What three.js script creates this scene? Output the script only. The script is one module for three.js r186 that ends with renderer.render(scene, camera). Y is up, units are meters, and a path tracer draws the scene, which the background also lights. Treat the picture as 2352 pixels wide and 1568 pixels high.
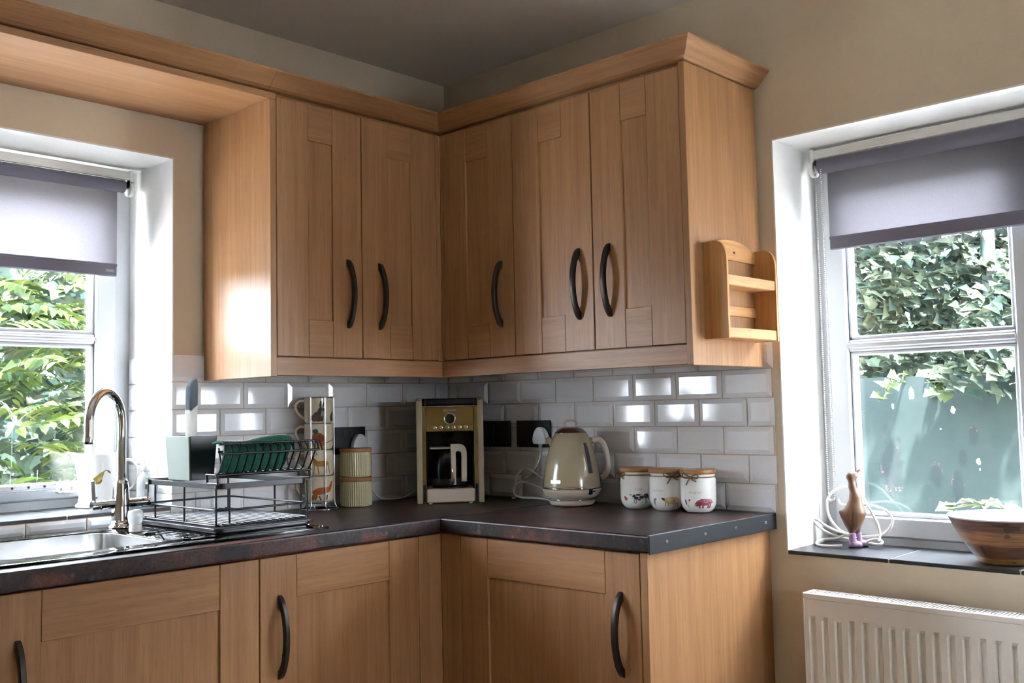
import * as THREE from 'three';
import { mergeGeometries, toCreasedNormals } from 'three/addons/utils/BufferGeometryUtils.js';
import { ConvexGeometry } from 'three/addons/geometries/ConvexGeometry.js';
import { MarchingCubes } from 'three/addons/objects/MarchingCubes.js';

// ------------------------------------------------------------------ camera, sky, sun, exposure
const scene = new THREE.Scene();
const W = 2352, H = 1568, F = 2295.97;
const EYE = new THREE.Vector3(-2.41495, 1.19949, 2.59069);
const camera = new THREE.PerspectiveCamera(37.70674, W / H, 0.05, 200);
const YAW = 0.81458, PITCH = 0.06794, ROLL = -0.02065;
const fwd = new THREE.Vector3(Math.sin(YAW) * Math.cos(PITCH), Math.sin(PITCH), -Math.cos(YAW) * Math.cos(PITCH));
const rgt0 = new THREE.Vector3().crossVectors(fwd, new THREE.Vector3(0, 1, 0)).normalize();
const up0 = new THREE.Vector3().crossVectors(rgt0, fwd);
const rgt = rgt0.clone().multiplyScalar(Math.cos(ROLL)).addScaledVector(up0, Math.sin(ROLL));
const upv = rgt0.clone().multiplyScalar(-Math.sin(ROLL)).addScaledVector(up0, Math.cos(ROLL));
camera.position.copy(EYE);
camera.quaternion.setFromRotationMatrix(new THREE.Matrix4().makeBasis(rgt, upv, fwd.clone().negate()));
camera.updateMatrixWorld();

scene.background = new THREE.Color().setRGB(8.9, 9.8, 11.1);      // bright even overcast sky
const sun = new THREE.DirectionalLight(new THREE.Color().setRGB(1, 0.95, 0.86), 15);
sun.position.set(-2.4, 10, 2.9);
sun.target.position.set(0.5, 0.8, 0.3);
sun.castShadow = true; sun.shadow.radius = 6;
sun.shadow.mapSize.set(2048, 2048);
Object.assign(sun.shadow.camera, { left: -6, right: 6, top: 6, bottom: -6, near: 0.5, far: 30 });
scene.add(sun, sun.target);

const renderer = new THREE.WebGLRenderer({ antialias: true });
renderer.toneMapping = THREE.LinearToneMapping;
renderer.toneMappingExposure = 6.1;
renderer.shadowMap.enabled = true;

// ------------------------------------------------------------------ helpers
let seed = 7;
const rnd = () => { seed = (seed * 1664525 + 1013904223) >>> 0; return seed / 4294967296; };
const rr = (a, b) => a + (b - a) * rnd();
const V3 = (x, y, z) => new THREE.Vector3(x, y, z);
function ray(px, py) { return fwd.clone().addScaledVector(rgt, (px - W / 2) / F).addScaledVector(upv, -(py - H / 2) / F); }
function at(px, py, axis, value) {   // the point of a plane (x, y or z = value) that a photo pixel looks at
  const d = ray(px, py), t = (value - EYE[axis]) / d[axis];
  return EYE.clone().addScaledVector(d, t);
}
const used = {};
function numbered(n) { if (!(n in used)) { used[n] = 0; return n; } used[n]++; return n + '_' + String(used[n]).padStart(3, '0'); }
function tag(o, label, category, group) { o.userData.label = label; o.userData.category = category; if (group) o.userData.group = group; return o; }
function thing(name, label, category, pos = [0, 0, 0], turn = 0, group) {
  const g = new THREE.Group(); g.name = numbered(name); g.position.set(...pos); g.rotation.y = turn; scene.add(g);
  return tag(g, label, category, group);
}
function structure(o, label) { o.userData.kind = 'structure'; o.userData.label = label; return o; }
function mesh(name, geo, mat, parent) {
  if (Array.isArray(geo)) geo = merge(geo);
  const m = new THREE.Mesh(geo, mat); m.name = parent === scene ? numbered(name) : name; m.castShadow = m.receiveShadow = true;
  parent.add(m); return m;
}
function plain(g) {
  let q = g.index ? g.toNonIndexed() : g;
  if (!q.attributes.normal) q.computeVertexNormals();
  if (!q.attributes.uv) q.setAttribute('uv', new THREE.BufferAttribute(new Float32Array(q.attributes.position.count * 2), 2));
  for (const k of Object.keys(q.attributes)) if (!['position', 'normal', 'uv'].includes(k)) q.deleteAttribute(k);
  return q;
}
const merge = (list) => (list.length === 1 ? list[0] : mergeGeometries(list.map(plain)));
// uv in metres, v along the grain axis
function boxUV(g, grain = 'y', off) {
  const q = plain(g), p = q.attributes.position, uv = q.attributes.uv, o = off ?? [rnd() * 3, rnd() * 3];
  const ax = ['x', 'y', 'z'], gi = ax.indexOf(grain), a = new THREE.Vector3(), b = new THREE.Vector3(), c = new THREE.Vector3();
  for (let i = 0; i < p.count; i += 3) {
    a.fromBufferAttribute(p, i); b.fromBufferAttribute(p, i + 1); c.fromBufferAttribute(p, i + 2);
    const n = b.clone().sub(a).cross(c.clone().sub(a));
    const m = [Math.abs(n.x), Math.abs(n.y), Math.abs(n.z)], ni = m.indexOf(Math.max(...m));
    const vi = ni === gi ? (gi + 1) % 3 : gi, ui = 3 - ni - vi;
    [a, b, c].forEach((v, k) => uv.setXY(i + k, v.getComponent(ui) + o[0], v.getComponent(vi) + o[1]));
  }
  return q;
}
// box with chamfered edges
function bx(x0, x1, y0, y1, z0, z1, c = 0, grain = 'y') {
  let g;
  if (c <= 0) { g = new THREE.BoxGeometry(x1 - x0, y1 - y0, z1 - z0); g.translate((x0 + x1) / 2, (y0 + y1) / 2, (z0 + z1) / 2); }
  else {
    const pts = [];
    for (const [x, sx] of [[x0, 1], [x1, -1]]) for (const [y, sy] of [[y0, 1], [y1, -1]]) for (const [z, sz] of [[z0, 1], [z1, -1]])
      pts.push(V3(x, y + sy * c, z + sz * c), V3(x + sx * c, y, z + sz * c), V3(x + sx * c, y + sy * c, z));
    g = new ConvexGeometry(pts);
  }
  return boxUV(g, grain);
}
function cyl(r0, r1, h, x, y, z, seg = 24, axis = 'y') {   // standing on y, or centred on x / z
  const g = new THREE.CylinderGeometry(r1, r0, h, seg);
  if (axis === 'y') g.translate(0, h / 2, 0); else if (axis === 'x') g.rotateZ(-Math.PI / 2); else g.rotateX(Math.PI / 2);
  g.translate(x, y, z); return g;
}
function tube(pts, r, seg = 40, rad = 8, closed = false) {
  const v = pts.map((p) => (p.isVector3 ? p : V3(...p)));
  return new THREE.TubeGeometry(new THREE.CatmullRomCurve3(v, closed, 'centripetal'), seg, r, rad, closed);
}
function rod(a, b, r, seg = 8) {
  const A = V3(...a), B = V3(...b), d = B.clone().sub(A), g = new THREE.CylinderGeometry(r, r, d.length(), seg);
  g.applyQuaternion(new THREE.Quaternion().setFromUnitVectors(V3(0, 1, 0), d.clone().normalize()));
  g.translate(...A.clone().add(B).multiplyScalar(0.5).toArray()); return g;
}
function lathe(pts, seg = 48) {
  const g = new THREE.LatheGeometry(pts.map(([r, y]) => new THREE.Vector2(r, y)), seg);
  const ys = pts.map((p) => p[1]), y0 = Math.min(...ys), y1 = Math.max(...ys), p = g.attributes.position, uv = g.attributes.uv;
  for (let i = 0; i < p.count; i++) uv.setY(i, (p.getY(i) - y0) / (y1 - y0));
  return g;
}
function extrude(pts, depth, opt = {}) {
  const s = pts instanceof THREE.Path ? pts : new THREE.Shape(pts.map(([x, y]) => new THREE.Vector2(x, y)));
  return new THREE.ExtrudeGeometry(s, { depth, bevelEnabled: !!opt.bevel, bevelSize: opt.bevel ?? 0, bevelThickness: opt.bevel ?? 0, bevelSegments: opt.bs ?? 2, curveSegments: opt.cs ?? 16 });
}
const roundRect = (x0, y0, x1, y1, r, path = new THREE.Shape()) => {
  path.moveTo(x0 + r, y0); path.lineTo(x1 - r, y0); path.absarc(x1 - r, y0 + r, r, -Math.PI / 2, 0); path.lineTo(x1, y1 - r);
  path.absarc(x1 - r, y1 - r, r, 0, Math.PI / 2); path.lineTo(x0 + r, y1); path.absarc(x0 + r, y1 - r, r, Math.PI / 2, Math.PI);
  path.lineTo(x0, y0 + r); path.absarc(x0 + r, y0 + r, r, Math.PI, Math.PI * 1.5); return path;
};
// tiling value noise
const HASH = new Float32Array(4096).map(() => rnd());
function vn(x, y, px, py, s = 0) {
  const xi = Math.floor(x), yi = Math.floor(y), fx = x - xi, fy = y - yi, u = fx * fx * (3 - 2 * fx), v = fy * fy * (3 - 2 * fy);
  const h = (a, b) => HASH[((((a % px) + px) % px) * 157 + (((b % py) + py) % py) * 3571 + s * 911) & 4095];
  return (h(xi, yi) * (1 - u) + h(xi + 1, yi) * u) * (1 - v) + (h(xi, yi + 1) * (1 - u) + h(xi + 1, yi + 1) * u) * v;
}
function dataTex(w, h, fn, sizeU, sizeV, srgb = true) {
  const d = new Uint8Array(w * h * 4);
  for (let j = 0; j < h; j++) for (let i = 0; i < w; i++) {
    const c = fn(i / w, j / h), k = (j * w + i) * 4;
    d[k] = Math.max(0, Math.min(255, c[0])); d[k + 1] = Math.max(0, Math.min(255, c[1])); d[k + 2] = Math.max(0, Math.min(255, c[2])); d[k + 3] = 255;
  }
  const t = new THREE.DataTexture(d, w, h, THREE.RGBAFormat);
  t.wrapS = t.wrapT = THREE.RepeatWrapping; t.magFilter = THREE.LinearFilter; t.minFilter = THREE.LinearMipmapLinearFilter; t.generateMipmaps = true;
  if (srgb) t.colorSpace = THREE.SRGBColorSpace;
  t.repeat.set(1 / sizeU, 1 / sizeV); t.needsUpdate = true; return t;
}
function canvasTex(w, h, draw) {
  const c = document.createElement('canvas'); c.width = w; c.height = h;
  const x = c.getContext('2d'); draw(x, w, h);
  const t = new THREE.CanvasTexture(c); t.colorSpace = THREE.SRGBColorSpace; t.wrapS = THREE.RepeatWrapping; return t;
}
const mix = (a, b, t) => a.map((v, i) => v + (b[i] - v) * t);

// ------------------------------------------------------------------ materials
function woodTex(dark, light, w = 512, h = 1024) {
  return dataTex(w, h, (u, v) => {
    const wob = 0.010 * vn(u * 6, v * 3, 6, 3, 5);
    const x = u + wob;
    let t = 0.34 * vn(x * 14, v * 1.99, 14, 2, 1) + 0.30 * vn(x * 46, v * 4, 46, 4, 2) + 0.22 * vn(x * 110, v * 8, 110, 8, 3) + 0.14 * vn(x * 230, v * 22, 230, 22, 4);
    t = Math.max(0, Math.min(1, (t - 0.5) * 1.9 + 0.56));
    let c = mix(dark, light, t);
    const pore = vn(x * 200, v * 26, 200, 26, 6);
    if (pore > 0.72) c = mix(c, dark.map((q) => q * 0.82), (pore - 0.72) * 1.3);
    return c;
  }, 0.36, 0.9);
}
const oakMap = woodTex([145, 103, 68], [168, 126, 86]);
const std = (o) => new THREE.MeshPhysicalMaterial(o);
const hex = (s) => new THREE.Color(s);
const lin = (r, g, b) => new THREE.Color().setRGB(r, g, b);
const M = {};
M.oak = std({ map: oakMap, roughness: 0.40, specularIntensity: 0.9 });
M.rackWood = std({ map: woodTex([176, 122, 70], [206, 156, 98], 256, 512), roughness: 0.42 });
M.lidWood = std({ map: woodTex([150, 96, 46], [186, 130, 70], 256, 512), roughness: 0.4 });
M.bronze = std({ color: hex('#3a3431'), metalness: 0.75, roughness: 0.38 });
M.chrome = std({ color: hex('#d9dcdf'), metalness: 1, roughness: 0.07 });
M.steel = std({ color: hex('#c9c9c8'), metalness: 1, roughness: 0.26 });
M.blackMetal = std({ color: hex('#17191a'), metalness: 0.3, roughness: 0.34 });
M.blackPlastic = std({ color: hex('#131415'), roughness: 0.30 });
M.blackGlass = std({ color: hex('#050606'), roughness: 0.04, specularIntensity: 1 });
M.edgeStrip = std({ color: hex('#25282a'), metalness: 0.3, roughness: 0.42 });
const plaster = (base, amp) => dataTex(256, 256, (u, v) => { const n = 0.5 * vn(u * 10, v * 10, 10, 10, 2) + 0.3 * vn(u * 34, v * 34, 34, 34, 3) + 0.2 * vn(u * 120, v * 120, 120, 120, 4); return base.map((c) => c + (n - 0.5) * amp); }, 1.3, 1.3);
const plasterBump = dataTex(256, 256, (u, v) => { const n = 255 * (0.4 * vn(u * 12, v * 12, 12, 12, 7) + 0.35 * vn(u * 48, v * 48, 48, 48, 8) + 0.25 * vn(u * 128, v * 128, 128, 128, 9)); return [n, n, n]; }, 0.9, 0.9, false);
M.wall = std({ map: plaster([209, 194, 170], 8), bumpMap: plasterBump, bumpScale: 0.0012, roughness: 0.9 });
M.ceiling = std({ map: plaster([226, 220, 212], 6), bumpMap: plasterBump, bumpScale: 0.0008, roughness: 0.95 });
M.reveal = std({ map: plaster([226, 225, 221], 5), bumpMap: plasterBump, bumpScale: 0.001, roughness: 0.75 });
M.floor = std({ map: woodTex([150, 130, 106], [184, 164, 138], 256, 512), roughness: 0.5 });
M.tile = std({ color: hex('#e4e4e5'), roughness: 0.07, specularIntensity: 0.9 });
M.tile2 = std({ color: hex('#e0e0e2'), roughness: 0.09, specularIntensity: 0.9 });
M.grout = std({ map: dataTex(128, 128, (u, v) => { const n = vn(u * 9, v * 9, 9, 9, 3); return mix([182, 163, 145], [212, 197, 182], n); }, 0.4, 0.4), roughness: 0.95 });
M.groutStain = std({ color: hex('#b08a5c'), roughness: 0.95 });
M.slate = std({ map: dataTex(256, 256, (u, v) => { const n = 0.6 * vn(u * 14, v * 14, 14, 14, 1) + 0.4 * vn(u * 60, v * 60, 60, 60, 2); return mix([34, 36, 38], [58, 61, 64], n); }, 0.4, 0.4), roughness: 0.34, specularIntensity: 1 });
M.sillGrout = std({ color: hex('#cfc9bf'), roughness: 0.9 });
M.upvc = std({ color: hex('#c3c6ca'), roughness: 0.32 });
M.glass = std({ color: 0xffffff, transmission: 1, thickness: 0, roughness: 0, ior: 1.5 });
M.worktop = std({
  map: dataTex(1024, 1024, (u, v) => {
    const a = 0.5 * vn(u * 7, v * 7, 7, 7, 1) + 0.3 * vn(u * 19, v * 19, 19, 19, 2) + 0.2 * vn(u * 47, v * 47, 47, 47, 3);
    const f = vn(u * 300, v * 300, 300, 300, 4) * 0.6 + vn(u * 140, v * 140, 140, 140, 6) * 0.4;
    let c = mix([28, 21, 21], [58, 46, 46], Math.max(0, Math.min(1, (a - 0.35) * 2.2)));
    const red = Math.max(0, vn(u * 8, v * 8, 8, 8, 8) * 0.65 + vn(u * 30, v * 30, 30, 30, 9) * 0.35 - 0.53) * 2.6;
    c = mix(c, [104, 58, 48], Math.min(0.8, red));
    const pale = Math.max(0, vn(u * 40, v * 40, 40, 40, 10) - 0.83) * 3;
    c = mix(c, [128, 112, 108], Math.min(0.5, pale));
    return c.map((q) => q + (f - 0.5) * 36);
  }, 0.8, 0.8), roughness: 0.36, specularIntensity: 0.8,
});
M.white = std({ color: hex('#e6e4de'), roughness: 0.25 });
M.ceramic = std({ color: hex('#eceae4'), roughness: 0.12 });
M.radiator = std({ color: hex('#e8e6e2'), roughness: 0.36 });
M.cream = std({ color: hex('#a2967a'), roughness: 0.22, clearcoat: 0.6, clearcoatRoughness: 0.1 });
M.creamPale = std({ color: hex('#cdbfae'), roughness: 0.3 });
M.ribbed = std({ color: hex('#bdb28c'), roughness: 0.16, clearcoat: 0.5, clearcoatRoughness: 0.1 });
M.plugWhite = std({ color: hex('#cfd3d4'), roughness: 0.35 });
M.cable = std({ color: hex('#dcd9d4'), roughness: 0.4 });
M.greyPlastic = std({ color: hex('#8d9492'), roughness: 0.4 });
M.holderGrey = std({ color: hex('#656c64'), roughness: 0.38, metalness: 0.15 });
M.slateGrip = std({ color: hex('#59676d'), roughness: 0.55 });
M.twine = std({ color: hex('#7d5f42'), roughness: 1 });
M.green = std({ map: dataTex(128, 128, (u, v) => { const n = vn(u * 64, v * 64, 64, 64, 1); return mix([20, 74, 58], [38, 104, 82], n); }, 0.08, 0.08), roughness: 0.95, bumpMap: dataTex(128, 128, (u, v) => { const n = 255 * (0.5 + 0.5 * Math.sin(u * 6.2832 * 16) * Math.sin(v * 6.2832 * 16)); return [n, n, n]; }, 0.08, 0.08, false), bumpScale: 0.001 });
M.fabric = std({ map: dataTex(128, 128, (u, v) => { const n = vn(u * 64, v * 64, 64, 64, 3); return mix([84, 81, 85], [94, 91, 95], n); }, 0.06, 0.06), roughness: 1, transmission: 0.5, thickness: 0, side: THREE.DoubleSide });
M.fabricRoll = std({ color: hex('#6c6a76'), roughness: 0.9 });
M.clearPlastic = std({ color: hex('#f2f4f4'), roughness: 0.15, transmission: 0.7, thickness: 0 });
M.carafe = std({ color: hex('#c8c8c0'), roughness: 0.02, transmission: 1, thickness: 0, ior: 1.45 });

// ------------------------------------------------------------------ room shell
const CEIL = 2.366, WT = 0.912;
const WL = { u0: -2.26, u1: -1.042, y0: 0.945, y1: 1.927 }, WR = { u0: 1.287, u1: 2.50, y0: 0.808, y1: 1.911 };
const TH = 0.30;
function holedWall(a0, a1, o, along) {   // wall with one opening, along x (z from -TH to 0) or along z (x from 0 to TH)
  const p = [[a0, o.u0, 0, CEIL + 0.2], [o.u1, a1, 0, CEIL + 0.2], [o.u0, o.u1, 0, o.y0], [o.u0, o.u1, o.y1, CEIL + 0.2]];
  return p.map(([u0, u1, y0, y1]) => (along === 'x' ? bx(u0, u1, y0, y1, -TH, 0) : bx(0, TH, y0, y1, u0, u1)));
}
const wallLeft = structure(mesh('wall_left', holedWall(-4.3, 0, WL, 'x'), M.wall, scene), 'beige plastered wall behind the sink with a deep window opening');
const wallRight = structure(mesh('wall_right', holedWall(-TH, 4.7, WR, 'z'), M.wall, scene), 'beige plastered wall above the radiator with a deep window opening');
const WF = { u0: -1.27, u1: -0.76, y0: 1.18, y1: 1.72 };
structure(mesh('wall_front', [bx(-4.3, WF.u0, 0, CEIL + 0.2, 4.7, 4.9), bx(WF.u1, TH, 0, CEIL + 0.2, 4.7, 4.9), bx(WF.u0, WF.u1, 0, WF.y0, 4.7, 4.9), bx(WF.u0, WF.u1, WF.y1, CEIL + 0.2, 4.7, 4.9)], M.wall, scene), 'beige wall facing the sink across the room, with a small window');
{
  const g = new THREE.Group(); g.name = 'window_3'; scene.add(g); structure(g, 'small white window in the wall facing the sink');
  mesh('frame', [bx(WF.u0, WF.u0 + 0.05, WF.y0, WF.y1, 4.78, 4.84), bx(WF.u1 - 0.05, WF.u1, WF.y0, WF.y1, 4.78, 4.84), bx(WF.u0 + 0.05, WF.u1 - 0.05, WF.y0, WF.y0 + 0.05, 4.78, 4.84), bx(WF.u0 + 0.05, WF.u1 - 0.05, WF.y1 - 0.05, WF.y1, 4.78, 4.84)], M.upvc, g);
  const p = mesh('pane', new THREE.PlaneGeometry(WF.u1 - WF.u0 - 0.1, WF.y1 - WF.y0 - 0.1), M.glass, g); p.position.set((WF.u0 + WF.u1) / 2, (WF.y0 + WF.y1) / 2, 4.81);
}
structure(mesh('wall_rear', bx(-4.5, -4.3, 0, CEIL + 0.2, -TH, 4.9), M.wall, scene), 'beige wall facing the radiator across the room');
structure(mesh('floor', bx(-4.5, TH, -0.2, 0, -TH, 4.9, 0, 'x'), M.floor, scene), 'pale wooden kitchen floor');
structure(mesh('ceiling', bx(-4.5, TH, CEIL, CEIL + 0.2, -TH, 4.9), M.ceiling, scene), 'off-white plastered ceiling');

// white plaster lining of the two window openings
function lining(o, along, n, label, cutY) {
  const t = 0.004, d = TH - 0.001, p = [];
  const B = (u0, u1, y0, y1, n0, n1) => (along === 'x' ? bx(u0, u1, y0, y1, n0, n1) : bx(-n1, -n0, y0, y1, u0, u1));
  p.push(B(o.u0, o.u1, o.y1 - t, o.y1 + 0.0005, -d, 0.0006), B(o.u0, o.u0 + t, o.y0, o.y1, -d, 0.0006), B(o.u1 - t, o.u1, o.y0, o.y1, -d, 0.0006));
  return structure(mesh('trim_' + n, p, M.reveal, scene), label);
}
lining(WL, 'x', 1, 'white plastered reveal of the window over the sink');
lining(WR, 'z', 2, 'white plastered reveal of the window over the radiator');

// ------------------------------------------------------------------ windows
function makeWindow(n, o, nf, turn, spec, label) {
  const g = new THREE.Group(); g.name = 'window_' + n; g.rotation.y = turn; scene.add(g); structure(g, label);
  const { fw, fb, ft, sw, glassY0, glassY1, bar } = spec, d = 0.065, mid = (o.u0 + o.u1) / 2, mw = 0.028;
  const fr = [bx(o.u0, o.u0 + fw, o.y0, o.y1, nf - d, nf, 0.003), bx(o.u1 - fw, o.u1, o.y0, o.y1, nf - d, nf, 0.003),
    bx(o.u0 + fw, o.u1 - fw, o.y0, o.y0 + fb, nf - d, nf, 0.003), bx(o.u0 + fw, o.u1 - fw, o.y1 - ft, o.y1, nf - d, nf, 0.003),
    bx(mid - mw, mid + mw, o.y0 + fb, o.y1 - ft, nf - d, nf, 0.003)];
  mesh('frame', fr, M.upvc, g);
  for (const [a, b] of [[o.u0 + fw, mid - mw], [mid + mw, o.u1 - fw]]) {
    const y0 = o.y0 + fb, y1 = o.y1 - ft, s0 = nf - 0.045, s1 = nf + 0.012, ga = a + sw, gb = b - sw;
    const parts = [bx(a, ga, y0, y1, s0, s1, 0.004), bx(gb, b, y0, y1, s0, s1, 0.004), bx(ga, gb, y0, glassY0, s0, s1, 0.004), bx(ga, gb, glassY1, y1, s0, s1, 0.004)];
    const c = mesh('casement', parts, M.upvc, g);
    const bead = [];
    for (const [p, q] of [[glassY0, bar[0]], [bar[1], glassY1]]) {
      bead.push(bx(ga, ga + 0.011, p, q, s0 + 0.012, s1 - 0.012, 0.003), bx(gb - 0.011, gb, p, q, s0 + 0.012, s1 - 0.012, 0.003), bx(ga, gb, p, p + 0.011, s0 + 0.012, s1 - 0.012, 0.003), bx(ga, gb, q - 0.011, q, s0 + 0.012, s1 - 0.012, 0.003));
      const pane = mesh('pane', new THREE.PlaneGeometry(gb - ga, q - p), M.glass, c); pane.position.set((ga + gb) / 2, (p + q) / 2, nf - 0.024);
    }
    mesh('bead', bead, M.upvc, c);
    mesh('glazing_bar', [bx(ga, gb, bar[0], bar[1], s0 + 0.004, s1 - 0.005, 0.004), bx(ga, gb, bar[0] + 0.008, bar[1] - 0.008, s0 - 0.002, s1 + 0.001, 0.003)], M.upvc, c);
  }
  return g;
}
makeWindow(1, WL, -0.255, 0, { fw: 0.052, fb: 0.034, ft: 0.045, sw: 0.058, glassY0: 1.013, glassY1: 1.832, bar: [1.412, 1.439] }, 'white window over the sink, two casements with glazing bars');
makeWindow(2, WR, -0.23, -Math.PI / 2, { fw: 0.034, fb: 0.032, ft: 0.04, sw: 0.056, glassY0: 0.893, glassY1: 1.815, bar: [1.339, 1.371] }, 'white window over the radiator, two casements with glazing bars');

// slate sill tiles
function sill(name, label, along, u0, u1, yTop, depth, joints) {
  const g = thing(name, label, 'windowsill');
  const B = (a, b, y0, y1, n0, n1, c) => (along === 'x' ? bx(a, b, y0, y1, n0, n1, c) : bx(-n1, -n0, y0, y1, a, b, c));
  mesh('bedding', B(u0, u1, yTop - 0.012, yTop - 0.0015, -depth, -0.001, 0), M.sillGrout, g);
  const e = [u0, ...joints, u1];
  for (let i = 0; i < e.length - 1; i++) mesh('tile', B(e[i] + (i ? 0.002 : 0), e[i + 1] - (i < e.length - 2 ? 0.002 : 0), yTop - 0.0095, yTop, -depth, 0.002, 0.0012), M.slate, g);
}
sill('slate_sill', 'dark slate tiled sill of the window over the sink', 'x', -2.256, -1.046, 0.953, 0.257, [-1.93, -1.631, -1.331]);
sill('slate_sill', 'dark slate tiled sill below the wooden bowl and duck', 'z', 1.291, 2.496, 0.818, 0.232, [1.558, 1.857, 2.157]);

// ------------------------------------------------------------------ metro tiles
const tileGeos = {};
function tileGeo(w, h) {
  const key = w.toFixed(3) + '_' + h.toFixed(3);
  if (tileGeos[key]) return tileGeos[key];
  const e = 0.004, t = 0.0085, b = Math.min(0.0125, w * 0.3, h * 0.3), pos = [];
  const o = [[-w / 2, -h / 2], [w / 2, -h / 2], [w / 2, h / 2], [-w / 2, h / 2]], i = [[-w / 2 + b, -h / 2 + b], [w / 2 - b, -h / 2 + b], [w / 2 - b, h / 2 - b], [-w / 2 + b, h / 2 - b]];
  const quad = (A, B, C, D) => pos.push(...A, ...B, ...C, ...A, ...C, ...D);
  quad([...i[0], t], [...i[1], t], [...i[2], t], [...i[3], t]);
  for (let k = 0; k < 4; k++) { const l = (k + 1) % 4; quad([...o[k], e], [...o[l], e], [...i[l], t], [...i[k], t]); quad([...o[k], 0], [...o[l], 0], [...o[l], e], [...o[k], e]); }
  const g = new THREE.BufferGeometry(); g.setAttribute('position', new THREE.Float32BufferAttribute(pos, 3)); g.computeVertexNormals();
  return (tileGeos[key] = plain(g));
}
const ROW = 0.077, COL = 0.152, YA = 1.2953, GAP = 0.003, TZ = -0.0045;   // tile faces stand just proud of the wall plane
function tileField(parent, along, u0, u1, first, rows, n0 = 0) {
  // rows: [yBottom, yTop, offset]
  for (const [y0, y1, off] of rows) {
    let k = Math.floor((u0 - first - off) / COL) - 1;
    for (; ; k++) {
      let a = first + off + k * COL, b = a + COL; if (a >= u1 - 0.004) break; if (b <= u0 + 0.004) continue;
      a = Math.max(a, u0); b = Math.min(b, u1);
      const w = b - a - GAP, h = y1 - y0 - GAP; if (w < 0.006 || h < 0.006) continue;
      const m = mesh('tile', tileGeo(w, h), rnd() < 0.5 ? M.tile : M.tile2, parent), c = (a + b) / 2, y = (y0 + y1) / 2;
      if (along === 'x') m.position.set(c, y, n0); else { m.position.set(-n0, y, c); m.rotation.y = -Math.PI / 2; }
      m.rotation.x += along === 'x' ? rr(-0.003, 0.003) : 0; m.rotation.y += rr(-0.003, 0.003);
    }
  }
}
const rowsOf = (offA, offB) => { const r = []; for (let i = 0; i < 6; i++) { const y1 = YA + ROW - i * ROW; r.push([Math.max(y1 - ROW, WT + 0.001), y1, i % 2 ? offA : offB]); } return r; };
mesh('grout', bx(-1.050, 0, WT, YA + ROW, 0, 0.0034), M.grout, wallLeft);
tileField(wallLeft, 'x', -1.052, -0.002, -0.0652, rowsOf(0, COL / 2), 0.0008);
mesh('grout', bx(-0.0034, 0, WT, YA + ROW, 0, 1.268), M.grout, wallRight);
tileField(wallRight, 'z', 0.002, 1.270, 0.2, rowsOf(0, -COL / 2), 0.0008);
// cut strip between worktop and sill, stained grout
mesh('grout', bx(-1.74, -1.050, WT, 0.944, 0, 0.002), M.groutStain, wallLeft);
tileField(wallLeft, 'x', -1.74, -1.052, -1.2823, [[WT + 0.001, 0.944, 0]], 0.0006);
// tiles on the right-hand reveal of the sink window
mesh('grout', bx(-1.0462, -1.044, 0.953, YA + ROW - 0.003, -0.254, 0), M.grout, wallLeft);
for (let i = 0; i < 6; i++) {
  const y1 = YA + ROW - i * ROW, y0 = Math.max(y1 - ROW, 0.954); if (y1 - y0 < 0.02) continue;
  for (const [a, b] of i % 2 ? [[-0.254, -0.152], [-0.152, 0.008]] : [[-0.254, -0.076], [-0.076, 0.008]]) {
    const m = mesh('tile', tileGeo(b - a - GAP, y1 - y0 - GAP), M.tile, wallLeft);
    m.rotation.y = -Math.PI / 2; m.position.set(-1.0455, (y0 + y1) / 2, (a + b) / 2);
  }
}

// ------------------------------------------------------------------ kitchen units
function handleGeo(L = 0.19, bulge = 0.034, w = 0.012) {   // bow in (n, y), extruded along u
  const s = new THREE.Shape(), th = 0.0105;
  s.moveTo(0, 0); s.bezierCurveTo(bulge * 0.55, 0.004, bulge * 1.02, L * 0.30, bulge, L / 2); s.bezierCurveTo(bulge * 1.02, L * 0.70, bulge * 0.55, L - 0.004, 0, L);
  s.lineTo(0, L - 0.016); s.bezierCurveTo((bulge - th) * 0.6, L - 0.024, bulge - th, L * 0.68, bulge - th, L / 2); s.bezierCurveTo(bulge - th, L * 0.32, (bulge - th) * 0.6, 0.024, 0, 0.016);
  s.closePath();
  const g = extrude(s, w - 0.005, { bevel: 0.0025, bs: 3, cs: 14 });
  g.rotateY(-Math.PI / 2); g.translate((w - 0.005) / 2, 0, 0);   // shape x -> +z
  return toCreasedNormals(g, 0.6);
}
const HANDLE = handleGeo();
function door(parent, u0, u1, y0, y1, n, handleU, handleY, st = 0.1) {
  const d = mesh('door', bx(u0 + 0.02, u1 - 0.02, y0 + 0.02, y1 - 0.02, n - 0.018, n - 0.0065, 0, 'y'), M.oak, parent);
  const c = 0.0011;
  mesh('stile', bx(u0, u0 + st - 0.0006, y0, y1, n - 0.019, n, c, 'y'), M.oak, d);
  mesh('stile', bx(u1 - st + 0.0006, u1, y0, y1, n - 0.019, n, c, 'y'), M.oak, d);
  mesh('rail', bx(u0 + st, u1 - st, y1 - 0.1, y1, n - 0.019, n - 0.0004, c, 'x'), M.oak, d);
  mesh('rail', bx(u0 + st, u1 - st, y0, y0 + 0.1, n - 0.019, n - 0.0004, c, 'x'), M.oak, d);
  const h = mesh('handle', HANDLE, M.bronze, d); h.position.set(handleU, handleY, n - 0.001); h.userData.label = 'dark bronze bow handle';
  return d;
}
const DY0 = 1.3525, DY1 = 2.0445, HY = 1.437, N = 0.35;
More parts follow.
